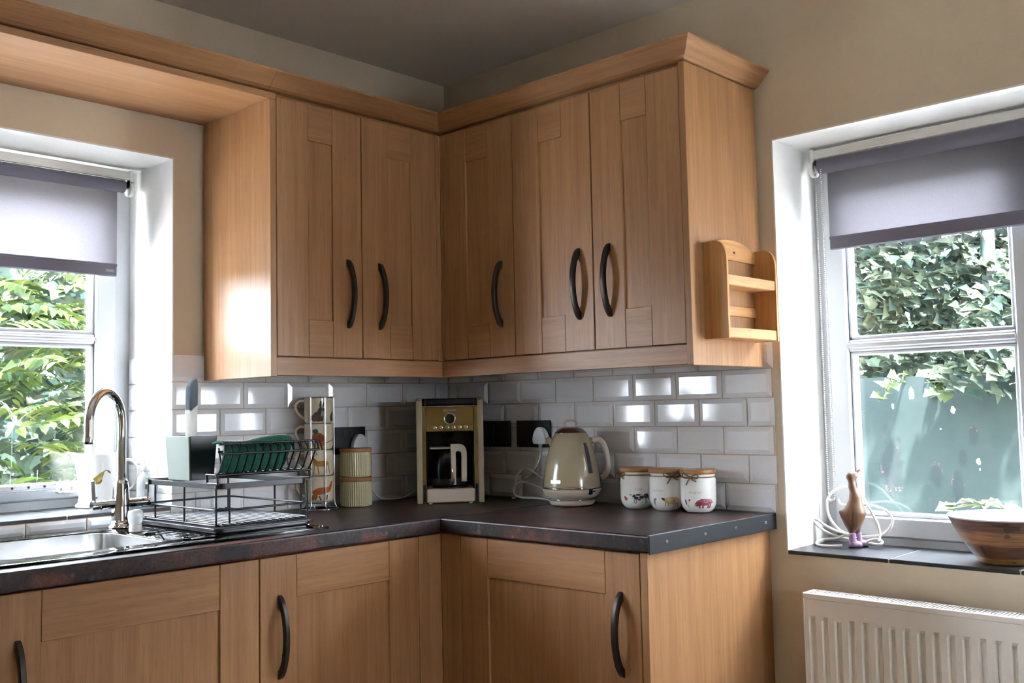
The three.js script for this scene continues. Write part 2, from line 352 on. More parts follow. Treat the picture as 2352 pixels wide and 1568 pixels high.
// wall cabinet beside the sink window
{
  const c = thing('wall_cabinet', 'oak double-door wall cabinet above the mug tower, side panel lit by the sink window', 'cabinet', [0, 0, 0]);
  mesh('carcass', [bx(-0.936, -0.352, 1.345, 2.050, 0.004, 0.329), bx(-0.936, -0.352, 2.0455, 2.056, 0.2, 0.335)], M.oak, c);
  mesh('end_panel', bx(-0.955, -0.937, 1.2985, 2.0355, 0.010, 0.350, 0.001, 'y'), M.oak, c);
  door(c, -0.9355, -0.6545, DY0, DY1, N, -0.7025, HY);
  door(c, -0.6515, -0.367, DY0, DY1, N, -0.590, HY);
  mesh('corner_post', bx(-0.366, -0.3495, DY0 - 0.002, DY1 + 0.004, 0.33, 0.3495, 0.001, 'y'), M.oak, c);
}
{
  const c = thing('wall_cabinet', 'oak single-door corner wall cabinet above the black sockets', 'cabinet', [0, 0, 0], -Math.PI / 2);
  mesh('carcass', [bx(0.335, 0.6555, 1.345, 2.050, 0.004, 0.329), bx(0.352, 0.6555, 2.0455, 2.056, 0.2, 0.335)], M.oak, c);
  mesh('corner_post', bx(0.3497, 0.3625, DY0 - 0.002, DY1 + 0.004, 0.33, 0.3493, 0.001, 'y'), M.oak, c);
  door(c, 0.3635, 0.6545, DY0, DY1, N, 0.603, HY);
}
{
  const c = thing('wall_cabinet', 'oak double-door wall cabinet with the spice rack on its side', 'cabinet', [0, 0, 0], -Math.PI / 2);
  mesh('carcass', [bx(0.656, 1.2280, 1.345, 2.050, 0.004, 0.329), bx(0.656, 1.228, 2.0455, 2.056, 0.2, 0.335)], M.oak, c);
  mesh('end_panel', bx(1.2285, 1.2465, 1.2985, 2.0535, 0.010, 0.350, 0.001, 'y'), M.oak, c);
  door(c, 0.6575, 0.9425, DY0, DY1, N, 0.8945, HY);
  door(c, 0.9460, 1.2280, DY0, DY1, N, 0.9975, HY);
}
// pelmet rails below the wall cabinets
{
  const p = thing('pelmet_rail', 'horizontal oak pelmet under the wall cabinets', 'pelmet');
  mesh('rail', bx(-0.9365, -0.3475, 1.3013, 1.3495, 0.327, 0.3475, 0.001, 'x'), M.oak, p);
  mesh('rail', bx(-0.3475, -0.327, 1.3013, 1.3495, 0.327, 1.2282, 0.001, 'z'), M.oak, p);
}
// bridging board over the sink window
{
  const b = thing('bridging_board', 'long oak board spanning over the sink window from the wall cabinet', 'board');
  mesh('panel', bx(-2.34, -0.937, 2.0360, 2.0535, 0.002, 0.349, 0.0008, 'x'), M.oak, b);
}
// cornice
{
  const g = thing('cornice', 'oak cornice moulding running along the top of the wall cabinets', 'cornice');
  const prof = [[-0.03, 2.0575], [-0.004, 2.0575], [0.002, 2.0585], [0.012, 2.064], [0.036, 2.0905], [0.0435, 2.097], [0.0435, 2.1025], [0.03, 2.1025], [-0.03, 2.075]];
  const path = (o) => [[-2.34, 0.35 + o], [-0.962, 0.35 + o], [-(0.35 + o), 0.35 + o], [-(0.35 + o), 1.2465 + o], [-0.0015, 1.2465 + o]];
  for (let s = 0; s < 4; s++) {
    const pos = [], a = prof.map(([o, y]) => { const q = path(o)[s]; return [q[0] + (s === 1 ? 0.0006 : 0), y, q[1]]; }), b = prof.map(([o, y]) => { const q = path(o)[s + 1]; return [q[0], y, q[1]]; });
    for (let i = 0; i < prof.length; i++) { const j = (i + 1) % prof.length; pos.push(...a[i], ...b[i], ...b[j], ...a[i], ...b[j], ...a[j]); }
    for (let i = 1; i < prof.length - 1; i++) { pos.push(...a[0], ...a[i], ...a[i + 1], ...b[0], ...b[i + 1], ...b[i]); }
    const q = new THREE.BufferGeometry(); q.setAttribute('position', new THREE.Float32BufferAttribute(pos, 3)); q.computeVertexNormals();
    mesh('cornice_length', boxUV(q, s < 2 || s === 3 ? 'x' : 'z'), M.oak, g);
  }
}
// base cabinets
const BN = 0.555, BY0 = 0.15, BY1 = 0.8665;
{
  const c = thing('base_cabinet', 'oak base cabinet under the sink with a wide door', 'cabinet');
  mesh('carcass', [bx(-1.712, -1.694, 0.12, 0.868, 0.01, 0.534), bx(-1.141, -1.123, 0.12, 0.868, 0.01, 0.534), bx(-1.694, -1.141, 0.12, 0.138, 0.01, 0.534), bx(-1.694, -1.141, 0.12, 0.868, 0.01, 0.02)], M.oak, c); mesh('plinth', bx(-1.712, -1.123, 0, 0.119, 0.01, 0.50), M.oak, c);
  door(c, -1.7105, -1.1235, BY0, BY1, BN, -1.655, 0.585);
}
{
  const c = thing('base_cabinet', 'oak base cabinet beside the sink cabinet, below the dish rack', 'cabinet');
  mesh('carcass', bx(-1.121, -0.556, 0.12, 0.868, 0.01, 0.534), M.oak, c); mesh('plinth', bx(-1.121, -0.48, 0, 0.119, 0.01, 0.50), M.oak, c);
  door(c, -1.1205, -0.6365, BY0, BY1, BN, -1.068, 0.585);
  mesh('corner_post', bx(-0.6352, -0.5552, BY0, BY1 + 0.001, 0.535, BN, 0.001, 'y'), M.oak, c);
}
{
  const c = thing('base_cabinet', 'oak base cabinet below the kettle with a plain end panel facing the radiator', 'cabinet', [0, 0, 0], -Math.PI / 2);
  mesh('carcass', bx(0.535, 1.2190, 0.12, 0.868, 0.01, 0.534), M.oak, c); mesh('plinth', bx(0.56, 1.2190, 0, 0.119, 0.01, 0.50), M.oak, c);
  door(c, 0.6325, 1.2185, BY0, BY1, BN, 1.1635, 0.585);
  mesh('corner_post', bx(0.5553, 0.6312, BY0, BY1 + 0.001, 0.535, BN, 0.001, 'y'), M.oak, c);
  mesh('end_panel', bx(1.2205, 1.2405, 0, 0.8700, 0.0015, 0.5553, 0.001, 'y'), M.oak, c);
}
// ------------------------------------------------------------------ worktops
const SINK = { x0: -1.70, x1: -0.893, z0: 0.05, z1: 0.522, bx0: -1.66, bx1: -1.282, bz0: 0.102, bz1: 0.450 };
function slabTop(shape, bevel, y0, y1) {   // shape in (x, -z) extruded up
  const g = extrude(shape, y1 - y0 - 2 * bevel, { bevel, bs: 3, cs: 10 }); g.rotateX(-Math.PI / 2); g.translate(0, y0 + bevel, 0); return g;
}
{
  const b = 0.005, s = new THREE.Shape([[-1.745 + b, -0.003 - b], [-1.745 + b, -(0.572 - b)], [-b - 0.003, -(0.572 - b)], [-b - 0.003, -0.003 - b]].map((p) => new THREE.Vector2(...p)));
  s.holes.push(roundRect(SINK.bx0 - 0.02, -(SINK.bz1 + 0.02), SINK.bx1 + 0.02, -(SINK.bz0 - 0.02), 0.05, new THREE.Path()));
  const w = thing('worktop', 'dark brown mottled worktop along the sink wall', 'worktop');
  mesh('slab', boxUV(slabTop(s, b, 0.872, WT), 'x', [0.13, 0.4]), M.worktop, w);
}
{
  const b = 0.005, s = new THREE.Shape([[-0.572 + b, -0.5728 - b], [-0.572 + b, -(1.2535 - 0.001)], [-b - 0.003, -(1.2535 - 0.001)], [-b - 0.003, -0.5728 - b]].map((p) => new THREE.Vector2(...p)));
  const w = thing('worktop', 'dark brown mottled worktop with a black screwed end strip', 'worktop');
  mesh('slab', boxUV(slabTop(s, b, 0.872, WT), 'z', [0.52, 0.16]), M.worktop, w);
  const e = mesh('end_strip', bx(-0.5735, -0.0015, 0.8705, 0.9132, 1.2576, 1.2612, 0.0012), M.edgeStrip, w); e.userData.label = 'black metal edging strip';
  for (const x of [-0.505, -0.345, -0.205, -0.058]) {
    const sc = mesh('screw', cyl(0.0042, 0.0034, 0.0016, x, 0.893, 1.2619, 14, 'z'), M.steel, e);
    mesh('screw_slot', [bx(x - 0.0018, x + 0.0018, 0.8927, 0.8933, 1.2626, 1.2629), bx(x - 0.0003, x + 0.0003, 0.8912, 0.8948, 1.2626, 1.2629)], M.blackMetal, sc);
  }
}
// ------------------------------------------------------------------ sink
{
  const g = thing('inset_sink', 'inset sink with black glass surround and stainless steel bowl', 'sink');
  const s = roundRect(SINK.x0, -SINK.z1, SINK.x1, -SINK.z0, 0.02);
  s.holes.push(roundRect(SINK.bx0, -SINK.bz1, SINK.bx1, -SINK.bz0, 0.055, new THREE.Path()));
  mesh('surround', toCreasedNormals(slabTop(s, 0.0012, WT + 0.0004, WT + 0.0062), 0.5), M.blackGlass, g);
  // bowl: rounded rectangular rings going down
  const rings = [[0.000, WT + 0.004, 0.055], [0.003, WT + 0.002, 0.053], [0.006, WT - 0.10, 0.05], [0.02, WT - 0.14, 0.045], [0.06, WT - 0.15, 0.03]], pts = rings.map(([i, y, r]) => roundRect(SINK.bx0 + i, SINK.bz0 + i, SINK.bx1 - i, SINK.bz1 - i, r).getSpacedPoints(120).slice(0, 120).map((p) => [p.x, y, p.y]));
  const pos = [];
  for (let k = 0; k < rings.length - 1; k++) for (let i = 0; i < 120; i++) { const j = (i + 1) % 120; pos.push(...pts[k][i], ...pts[k + 1][i], ...pts[k + 1][j], ...pts[k][i], ...pts[k + 1][j], ...pts[k][j]); }
  const cx = (SINK.bx0 + SINK.bx1) / 2, cz = (SINK.bz0 + SINK.bz1) / 2, l = pts[pts.length - 1];
  for (let i = 0; i < 120; i++) pos.push(...l[i], cx, WT - 0.152, cz, ...l[(i + 1) % 120]);
  const q = new THREE.BufferGeometry(); q.setAttribute('position', new THREE.Float32BufferAttribute(pos, 3)); q.computeVertexNormals();
  const bowl = mesh('bowl', toCreasedNormals(q, 0.7), std({ color: hex('#c9c9c8'), metalness: 1, roughness: 0.24, side: THREE.DoubleSide }), g);
  mesh('drain', cyl(0.04, 0.04, 0.003, cx, WT - 0.152, cz, 24), M.chrome, bowl);
  const grooves = []; for (let i = 0; i < 9; i++) grooves.push(bx(-1.24, -0.93, WT + 0.0058, WT + 0.0072, 0.12 + i * 0.042, 0.128 + i * 0.042, 0.0006));
  mesh('drainer_ridges', grooves, M.blackGlass, g);
}
// ------------------------------------------------------------------ tap
const TAP = V3(-1.229, WT + 0.006, 0.082);
{
  const g = thing('mixer_tap', 'chrome swan-neck mixer tap with two lever handles by the sink', 'tap', TAP.toArray());
  mesh('base', lathe([[0, 0], [0.031, 0], [0.031, 0.005], [0.026, 0.010], [0.0235, 0.012], [0.0235, 0.02], [0, 0.02]], 32), M.chrome, g);
  mesh('body', lathe([[0.0235, 0.012], [0.0225, 0.06], [0.021, 0.08], [0.0195, 0.105], [0.0185, 0.112], [0.0185, 0.118], [0.0145, 0.121], [0.0145, 0.124], [0, 0.124]], 36), M.chrome, g);
  const d = V3(-0.82, 0, 0.57).normalize(), P = (r, y) => V3(d.x * r, y, d.z * r), R = 0.074, c = [];
  c.push(P(0, 0.118), P(0, 0.17), P(0, 0.22)); for (let a = 0; a <= 10; a++) { const t = Math.PI * a / 10 * 0.94; c.push(P(R - R * Math.cos(t), 0.268 + R * 1.05 * Math.sin(t))); }
  c.push(P(2 * R + 0.001, 0.235), P(2 * R + 0.004, 0.222));
  mesh('spout', tube(c, 0.0118, 80, 20), M.chrome, g);
  const tip = P(2 * R + 0.004, 0.222);
  mesh('nozzle', cyl(0.0105, 0.0105, 0.006, tip.x, tip.y - 0.004, tip.z, 20), M.blackMetal, g);
  const e = V3(1, 0, -0.02).normalize();   // arms along x
  for (const s of [-1, 1]) {
    const arm = mesh('valve_arm', [rod([s * 0.012, 0.062, 0], [s * 0.052, 0.062, 0], 0.0115, 20), rod([s * 0.052, 0.062, 0], [s * 0.056, 0.062, 0], 0.0128, 20), rod([s * 0.056, 0.062, 0], [s * 0.076, 0.062, 0], 0.0115, 20)], M.chrome, g);
    const lv = bx(-0.0028, 0.0028, 0, 0.056, -0.008, 0.008, 0.002); lv.rotateZ(-s * 0.06); lv.translate(s * 0.069, 0.070, 0);
    const lever = mesh('lever', lv, M.chrome, g);
    mesh('temperature_mark', cyl(0.0025, 0.0025, 0.0012, s * 0.0675, 0.082, 0.009, 12, 'z'), std({ color: hex(s < 0 ? '#2b5aa0' : '#a02b2b'), roughness: 0.4 }), lever);
  }
}
// ------------------------------------------------------------------ dish rack
{
  const g = thing('dish_rack', 'black two-tier wire dish rack standing on the sink drainer', 'dish rack');
  const Y = WT + 0.0075, x0 = -1.168, x1 = -0.884, z0 = 0.026, z1 = 0.446;
  const ringShape = (i, w) => { const s = roundRect(x0 + i, -(z1 - i), x1 - i, -(z0 + i), 0.02); s.holes.push(roundRect(x0 + i + w, -(z1 - i - w), x1 - i - w, -(z0 + i + w), 0.018, new THREE.Path())); return s; };
  mesh('drip_tray', [slabTop(roundRect(x0 + 0.012, -(z1 - 0.012), x1 - 0.012, -(z0 + 0.012), 0.018), 0.0012, Y, Y + 0.004), slabTop(ringShape(0.008, 0.006), 0.001, Y + 0.002, Y + 0.010), slabTop(ringShape(0, 0.010), 0.001, Y + 0.008, Y + 0.0125)], M.blackPlastic, g);
  const a0 = -1.15, a1 = -0.9, b0 = 0.05, b1 = 0.425, YB = Y + 0.016, r = 0.0026;
  const loop = (y, i = 0) => tube(roundRect(a0 + i, b0 + i, a1 - i, b1 - i, 0.018).getSpacedPoints(60).slice(0, 60).map((p) => V3(p.x, y, p.y)), r, 90, 6, true);
  const base = mesh('base_wires', [loop(YB)], M.blackMetal, g);
  for (let i = 0; i < 13; i++) { const x = a0 + 0.006 + i * 0.0198; mesh('wire', rod([x, YB + 0.003, b0 - 0.006], [x, YB + 0.003, b1 + 0.006], 0.0036), M.blackMetal, base); }
  mesh('guard_wire', loop(0.973), M.blackMetal, g);
  const fs = roundRect(a0 - 0.003, -(b1 + 0.003), a1 + 0.003, -(b0 - 0.003), 0.02); fs.holes.push(roundRect(a0 + 0.0015, -(b1 - 0.0015), a1 - 0.0015, -(b0 + 0.0015), 0.017, new THREE.Path()));
  mesh('frame_bar', slabTop(fs, 0.0006, 1.0235, 1.0365), M.blackMetal, g);
  for (const [x, z] of [[-1.15, 0.11], [-1.15, 0.26], [-1.15, 0.412], [-1.122, 0.425], [-0.897, 0.424], [-0.905, 0.055], [-0.9, 0.28], [-0.9, 0.40]]) mesh('upright', rod([x, YB, z], [x, 1.03, z], 0.0026), M.blackMetal, g);
  // upper plate basket
  const u = mesh('upper_basket', [rod([-1.157, 1.056, 0.42], [-0.883, 1.056, 0.42], 0.0034), rod([-1.088, 1.056, 0.335], [-0.883, 1.056, 0.335], 0.0034), rod([-1.16, 1.108, 0.452], [-0.882, 1.108, 0.452], 0.0028), rod([-1.16, 1.131, 0.442], [-0.886, 1.131, 0.442], 0.0028), rod([-1.088, 1.108, 0.3165], [-0.883, 1.108, 0.3165], 0.0028),
    tube([[-0.886, 1.131, 0.442], [-0.8815, 1.126, 0.446], [-0.881, 1.108, 0.452]], 0.0028, 10, 6)], M.blackMetal, g);
  for (let i = 0; i < 13; i++) {
    const x = -1.15 + i * 0.0216;
    mesh('plate_wire', [tube([...(x > -1.09 ? [[x, 1.118, 0.3135], [x, 1.10, 0.3185], [x, 1.066, 0.330], [x, 1.057, 0.340]] : [[x, 1.057, 0.37]]), [x, 1.057, 0.41], [x, 1.062, 0.423], [x, 1.108, 0.452]], 0.0021, 40, 6),
      tube([[x, 1.106, 0.452], [x + 0.002, 1.122, 0.447], [x + 0.006, 1.131, 0.443], [x + 0.0156, 1.131, 0.443], [x + 0.0196, 1.122, 0.447], [x + 0.0216, 1.106, 0.452]], 0.0021, 20, 6)], M.blackMetal, u);
  }
  for (const x of [-1.152, -0.888]) mesh('bracket', [rod([x, 1.057, 0.42], [x, 1.034, 0.424], 0.0034), rod([x, 1.057, 0.372], [x, 1.034, 0.376], 0.0034), rod([x, 1.036, 0.424], [x, 1.036, 0.372], 0.003), rod([x, 1.057, 0.42], [x, 1.057, 0.37], 0.003)], M.blackMetal, u);
}
{
  const g = thing('utensil_holder', 'black cutlery holder with a pale grey face on the dish rack', 'holder');
  const x0 = -1.160, x1 = -1.094, z0 = 0.198, z1 = 0.305, y0 = 1.0405, y1 = 1.150, t = 0.003, fl = 0.006;
  const geo = [bx(x0 + 0.0035, x1, y0, y0 + t, z0, z1), bx(x0 + 0.0035, x0 + 0.0035 + t, y0, y1, z0, z1, 0.0008), bx(x1 - t, x1, y0, y1, z0, z1, 0.0008), bx(x0 + 0.0035, x1, y0, y1, z0, z0 + t, 0.0008), bx(x0 + 0.0035, x1, y0, y1, z1 - t, z1, 0.0008)];
  const b = merge(geo), p = b.attributes.position;
  for (let i = 0; i < p.count; i++) { const k = (p.getY(i) - y0) / (y1 - y0); p.setX(i, p.getX(i) + fl * k * Math.sign(p.getX(i) - (x0 + x1) / 2)); p.setZ(i, p.getZ(i) + fl * k * Math.sign(p.getZ(i) - (z0 + z1) / 2)); }
  mesh('cup', b, M.blackPlastic, g);
  const f = bx(x0 - 0.0005, x0 + 0.003, y0, y1, z0, z1, 0.001), q = f.attributes.position;
  for (let i = 0; i < q.count; i++) { const k = (q.getY(i) - y0) / (y1 - y0); q.setX(i, q.getX(i) - fl * k); q.setZ(i, q.getZ(i) + fl * k * Math.sign(q.getZ(i) - (z0 + z1) / 2)); }
  mesh('face_plate', f, M.holderGrey, g).userData.label = 'pale grey face plate';
}
{
  const g = thing('washing_up_brush', 'white brush handle with slate grey grip in the cutlery holder', 'brush', [-1.128, 1.0445, 0.252], Math.PI * 0.16); g.scale.set(0.86, 1, 0.86);
  g.rotation.z = -0.012;
  const low = new THREE.Shape(); low.moveTo(-0.012, 0); low.bezierCurveTo(-0.010, 0.05, -0.013, 0.10, -0.0165, 0.168); low.lineTo(0.0175, 0.184); low.bezierCurveTo(0.019, 0.13, 0.012, 0.06, 0.012, 0); low.closePath();
  const a = extrude(low, 0.010, { bevel: 0.004, bs: 3 }); a.translate(0, 0, -0.005); mesh('handle', toCreasedNormals(a, 0.7), M.white, g);
  const top = new THREE.Shape(); top.moveTo(-0.0165, 0.169); top.lineTo(-0.0155, 0.228); top.quadraticCurveTo(-0.010, 0.240, 0.012, 0.248); top.quadraticCurveTo(0.018, 0.246, 0.0180, 0.23); top.lineTo(0.0175, 0.185); top.closePath();
  const b = extrude(top, 0.011, { bevel: 0.004, bs: 3 }); b.translate(0, 0, -0.0055); mesh('grip', toCreasedNormals(b, 0.7), M.slateGrip, g);
}
{
  // thick green cloth leaning in the basket, folded over at the top
  const nx = 26, prof = [[0.412, 1.0625], [0.4185, 1.075], [0.426, 1.095], [0.4335, 1.115], [0.4355, 1.1285], [0.428, 1.1355], [0.414, 1.137], [0.396, 1.136], [0.38, 1.133]];
  const P = (i, j, s) => {
    const u = i / nx, [z, y] = prof[j], a = prof[Math.max(0, j - 1)], b = prof[Math.min(prof.length - 1, j + 1)], l = Math.hypot(b[0] - a[0], b[1] - a[1]);
    const nz = (b[1] - a[1]) / l, ny = -(b[0] - a[0]) / l, lift = j > 3 ? 0.006 * Math.max(0, Math.sin((u - 0.45) * 4.2)) * Math.min(1, (j - 3) / 2) - 0.003 * Math.sin(u * 5) : 0;
    return [-1.143 + 0.190 * u - (j < 3 ? 0.01 * (3 - j) / 3 * (u > 0.8 ? (u - 0.8) * 8 : 0) : 0), y + ny * s + lift, z + nz * s + 0.002 * Math.sin(u * 7 + j)];
  };
  const pos = [], q = (A, B, C, D) => pos.push(...A, ...B, ...C, ...A, ...C, ...D), t = 0.002;
  for (let i = 0; i < nx; i++) for (let j = 0; j < prof.length - 1; j++) { q(P(i, j, t), P(i + 1, j, t), P(i + 1, j + 1, t), P(i, j + 1, t)); q(P(i, j, -t), P(i, j + 1, -t), P(i + 1, j + 1, -t), P(i + 1, j, -t)); }
  for (let i = 0; i < nx; i++) { const e = prof.length - 1; q(P(i, 0, -t), P(i + 1, 0, -t), P(i + 1, 0, t), P(i, 0, t)); q(P(i, e, t), P(i + 1, e, t), P(i + 1, e, -t), P(i, e, -t)); }
  for (let j = 0; j < prof.length - 1; j++) { q(P(0, j, -t), P(0, j, t), P(0, j + 1, t), P(0, j + 1, -t)); q(P(nx, j, t), P(nx, j, -t), P(nx, j + 1, -t), P(nx, j + 1, t)); }
  const b = new THREE.BufferGeometry(); b.setAttribute('position', new THREE.Float32BufferAttribute(pos, 3)); b.computeVertexNormals();
  tag(mesh('dishcloth', boxUV(toCreasedNormals(b, 0.9), 'y', [0, 0]), M.green, scene), 'green textured cloth draped over the wires of the dish rack', 'cloth');
}
// ------------------------------------------------------------------ bottles by the sink, jug
{
  const p = at(326, 1158, 'y', 0.953), g = thing('soap_bottle', 'translucent white bottle on the slate sill beside the jug', 'bottle', [-1.085, 0.953, -0.075]);
  mesh('body', lathe([[0, 0], [0.022, 0], [0.024, 0.004], [0.024, 0.07], [0.02, 0.085], [0.011, 0.093], [0.011, 0.098], [0, 0.098]], 32), M.clearPlastic, g);
  mesh('cap', lathe([[0, 0.098], [0.013, 0.098], [0.013, 0.116], [0, 0.116]], 24), M.white, g);
}
{
  const p = at(311, 1222, 'y', WT + 0.006), g = thing('squeeze_bottle', 'small upturned white bottle between the tap and the dish rack', 'bottle', [p.x, WT + 0.0066, p.z]);
  mesh('body', lathe([[0, 0], [0.012, 0], [0.0145, 0.006], [0.0145, 0.02], [0.017, 0.026], [0.019, 0.040], [0.017, 0.052], [0, 0.056]], 28), M.clearPlastic, g);
  mesh('cap', lathe([[0.0152, 0.002], [0.0152, 0.016], [0.0147, 0.018]], 28), M.white, g);
}
const printMat = (tex, o = {}) => std({ map: tex, roughness: 0.12, ...o });
function faceCamera(x, z) { return Math.atan2(EYE.x - x, EYE.z - z) - Math.PI; }   // turns u = 0.5 of a lathe towards the viewer's side of the room
{
  const X = -1.163, Z = -0.183, g = thing('jug', 'white ceramic jug with a pear print on the sill by the tap', 'jug', [X, 0.953, Z], faceCamera(X, Z));
  const tex = canvasTex(1024, 512, (c, w, h) => {
    c.fillStyle = '#f0efea'; c.fillRect(0, 0, w, h);
    c.save(); c.translate(w * 0.492, h * 0.44); c.rotate(0.5);
    c.fillStyle = '#a8923a'; c.beginPath(); c.moveTo(-4, -62); c.bezierCurveTo(-26, -44, -18, -14, -36, 16); c.bezierCurveTo(-46, 52, -14, 66, 4, 64); c.bezierCurveTo(34, 62, 42, 30, 26, 6); c.bezierCurveTo(16, -16, 16, -48, 6, -62); c.fill();
    c.fillStyle = '#c9b98a'; c.beginPath(); c.ellipse(8, 12, 12, 30, 0.1, 0, 7); c.fill();
    c.fillStyle = '#8f5f36'; c.beginPath(); c.ellipse(24, 30, 6, 22, 0.2, 0, 7); c.fill();
    c.strokeStyle = '#4a4a26'; c.lineWidth = 6; c.beginPath(); c.moveTo(0, -60); c.quadraticCurveTo(6, -82, 14, -90); c.stroke();
    c.fillStyle = '#5c6030'; c.beginPath(); c.moveTo(12, -88); c.quadraticCurveTo(44, -100, 60, -72); c.quadraticCurveTo(34, -70, 12, -88); c.fill();
    c.restore();
  });
  const body = lathe([[0, 0], [0.064, 0], [0.066, 0.004], [0.064, 0.009], [0.058, 0.014], [0.056, 0.03], [0.057, 0.10], [0.059, 0.138], [0.0615, 0.147], [0.0595, 0.148], [0.055, 0.136], [0.053, 0.04], [0, 0.03]], 64), p = body.attributes.position;
  for (let i = 0; i < p.count; i++) {   // pinch a spout on the viewer's left
    const y = p.getY(i), x = p.getX(i), z = p.getZ(i), a = Math.atan2(z, x), r = Math.hypot(x, z);
    const k = Math.max(0, (y - 0.095) / 0.052), d = Math.exp(-((a) ** 2) / 0.10) * k * k;
    if (r > 0.03) { p.setX(i, x * (1 + 0.42 * d)); p.setY(i, y + 0.008 * d); }
  }
  body.computeVertexNormals();
  mesh('body', body, printMat(tex, { side: THREE.DoubleSide }), g);
  mesh('handle', tube([[-0.055, 0.122, 0], [-0.075, 0.128, 0], [-0.092, 0.112, 0], [-0.095, 0.08, 0], [-0.083, 0.05, 0], [-0.054, 0.036, 0]], 0.0045, 40, 10), M.ceramic, g);
}
// ------------------------------------------------------------------ mug tower
{
  const X = -0.614, Z = 0.081;
  const g = thing('mug_stand', 'chrome wire stand holding four stacked mugs', 'mug stand', [X, WT, Z], faceCamera(X, Z));
  const ring = (r, y, t) => { const q = new THREE.TorusGeometry(r, t, 8, 56); q.rotateX(Math.PI / 2); q.translate(0, y, 0); return q; };
  mesh('base_ring', ring(0.056, 0.003, 0.0022), M.chrome, g);
  mesh('cradle_ring', ring(0.040, 0.022, 0.002), M.chrome, g);
  mesh('top_ring', ring(0.0462, 0.336, 0.002), M.chrome, g);
  for (const a of [2.62, 3.55, 4.9, 0.9]) { const s = Math.sin(a), c = Math.cos(a); mesh('upright', [rod([0.0462 * s, 0.022, 0.0462 * c], [0.0462 * s, 0.336, 0.0462 * c], 0.0019), tube([[0.0462 * s, 0.024, 0.0462 * c], [0.048 * s, 0.014, 0.048 * c], [0.056 * s, 0.003, 0.056 * c]], 0.0019, 10, 6), rod([0.040 * s, 0.022, 0.040 * c], [0.0462 * s, 0.024, 0.0462 * c], 0.0018)], M.chrome, g); }
  const blob = (c, col, pts) => { c.fillStyle = col; c.beginPath(); pts.forEach((p, i) => (i ? c.lineTo(...p) : c.moveTo(...p))); c.closePath(); c.fill(); };
  const el = (c, col, x, y, a, b, r = 0) => { c.fillStyle = col; c.beginPath(); c.ellipse(x, y, a, b, r, 0, 7); c.fill(); };
  const leg = (c, col, w, ...p) => { c.strokeStyle = col; c.lineWidth = w; c.beginPath(); p.forEach((q, i) => (i ? c.lineTo(...q) : c.moveTo(...q))); c.stroke(); };
  const hare = (c, x, s) => { c.save(); c.translate(x, 0); c.scale(s, 1); el(c, '#4d4038', 0, 190, 44, 52); el(c, '#5d4c40', -30, 205, 30, 36); el(c, '#453a36', 20, 130, 26, 34, 0.2); el(c, '#4a3d36', 16, 66, 9, 38, 0.12); el(c, '#574a42', 36, 70, 9, 36, 0.3); el(c, '#8d8f9a', 32, 178, 14, 46); leg(c, '#3b3029', 14, [24, 190], [26, 240]); c.restore(); };
  const art = [
    (c) => { el(c, '#b5502a', 300, 158, 0, 0); leg(c, '#7a4a30', 11, [575, 200], [560, 240]); leg(c, '#7a4a30', 11, [590, 200], [605, 242]); leg(c, '#4c382c', 11, [655, 190], [650, 242]); el(c, '#a75a2e', 600, 150, 62, 34, -0.25); el(c, '#a8602f', 655, 140, 34, 30); blob(c, '#b0622f', [[560, 150], [536, 200], [520, 246], [548, 238], [580, 190]]); blob(c, '#a55527', [[660, 130], [694, 60], [712, 48], [708, 96], [690, 150]]); },
    (c) => { leg(c, '#9a7744', 8, [565, 150], [560, 245]); leg(c, '#9a7744', 8, [590, 160], [600, 245]); leg(c, '#8b6a3c', 8, [660, 160], [655, 240]); leg(c, '#8b6a3c', 8, [676, 150], [690, 240]); el(c, '#a87c3f', 620, 140, 64, 30); blob(c, '#9b6e35', [[560, 150], [548, 96], [572, 88], [596, 124]]); el(c, '#8a6030', 552, 88, 18, 13, 0.5); for (const s of [-1, 1]) { leg(c, '#7b6a58', 4, [556, 78], [556 + s * 26, 44], [556 + s * 22, 14]); leg(c, '#7b6a58', 4, [556 + s * 20, 52], [556 + s * 44, 36]); } },
    (c) => { el(c, '#9a4c24', 545, 150, 48, 62, -0.35); el(c, '#b76a30', 560, 190, 40, 36, 0.2); el(c, '#6c4a40', 556, 150, 24, 34, -0.3); el(c, '#1f6a66', 520, 76, 22, 26); el(c, '#8d3027', 508, 70, 9, 9); leg(c, '#6a6a4a', 8, [590, 200], [650, 176], [730, 150]); leg(c, '#8a7a5a', 5, [556, 226], [552, 256]); },
    (c) => { hare(c, 560, 1); hare(c, 700, 0.7); },
  ];
  const animals = ['fox', 'stag', 'pheasant', 'hare'], hs = [0.0245, 0.1025, 0.1800, 0.2575];
  for (let i = 0; i < 4; i++) {
    const tex = canvasTex(1024, 256, (c, w, h) => { c.fillStyle = '#d3c5ac'; c.fillRect(0, 0, w, h); c.translate(512, 132); c.scale(1.5, 0.98); c.translate([-590, -600, -545, -560][i], -136); art[i](c); });
    const m = thing('mug', `cream mug with a ${animals[i]} print, ${['lowest', 'second from the bottom', 'third from the bottom', 'topmost'][i]} in the mug stand`, 'mug', [X, WT + hs[i], Z], faceCamera(X, Z), 'stacked animal mugs');
    mesh('body', lathe([[0, 0], [0.036, 0], [0.038, 0.002], [0.0425, 0.009], [0.0428, 0.075], [0.0418, 0.0765], [0.0405, 0.075], [0.040, 0.012], [0, 0.010]], 56), printMat(tex, { side: THREE.DoubleSide }), m);
    mesh('handle', tube([[0.041, 0.068, 0], [0.056, 0.069, 0], [0.067, 0.058, 0], [0.066, 0.042, 0], [0.056, 0.026, 0], [0.041, 0.013, 0]], 0.0042, 36, 10), std({ color: hex('#d3c5ac'), roughness: 0.14 }), m);
  }
}
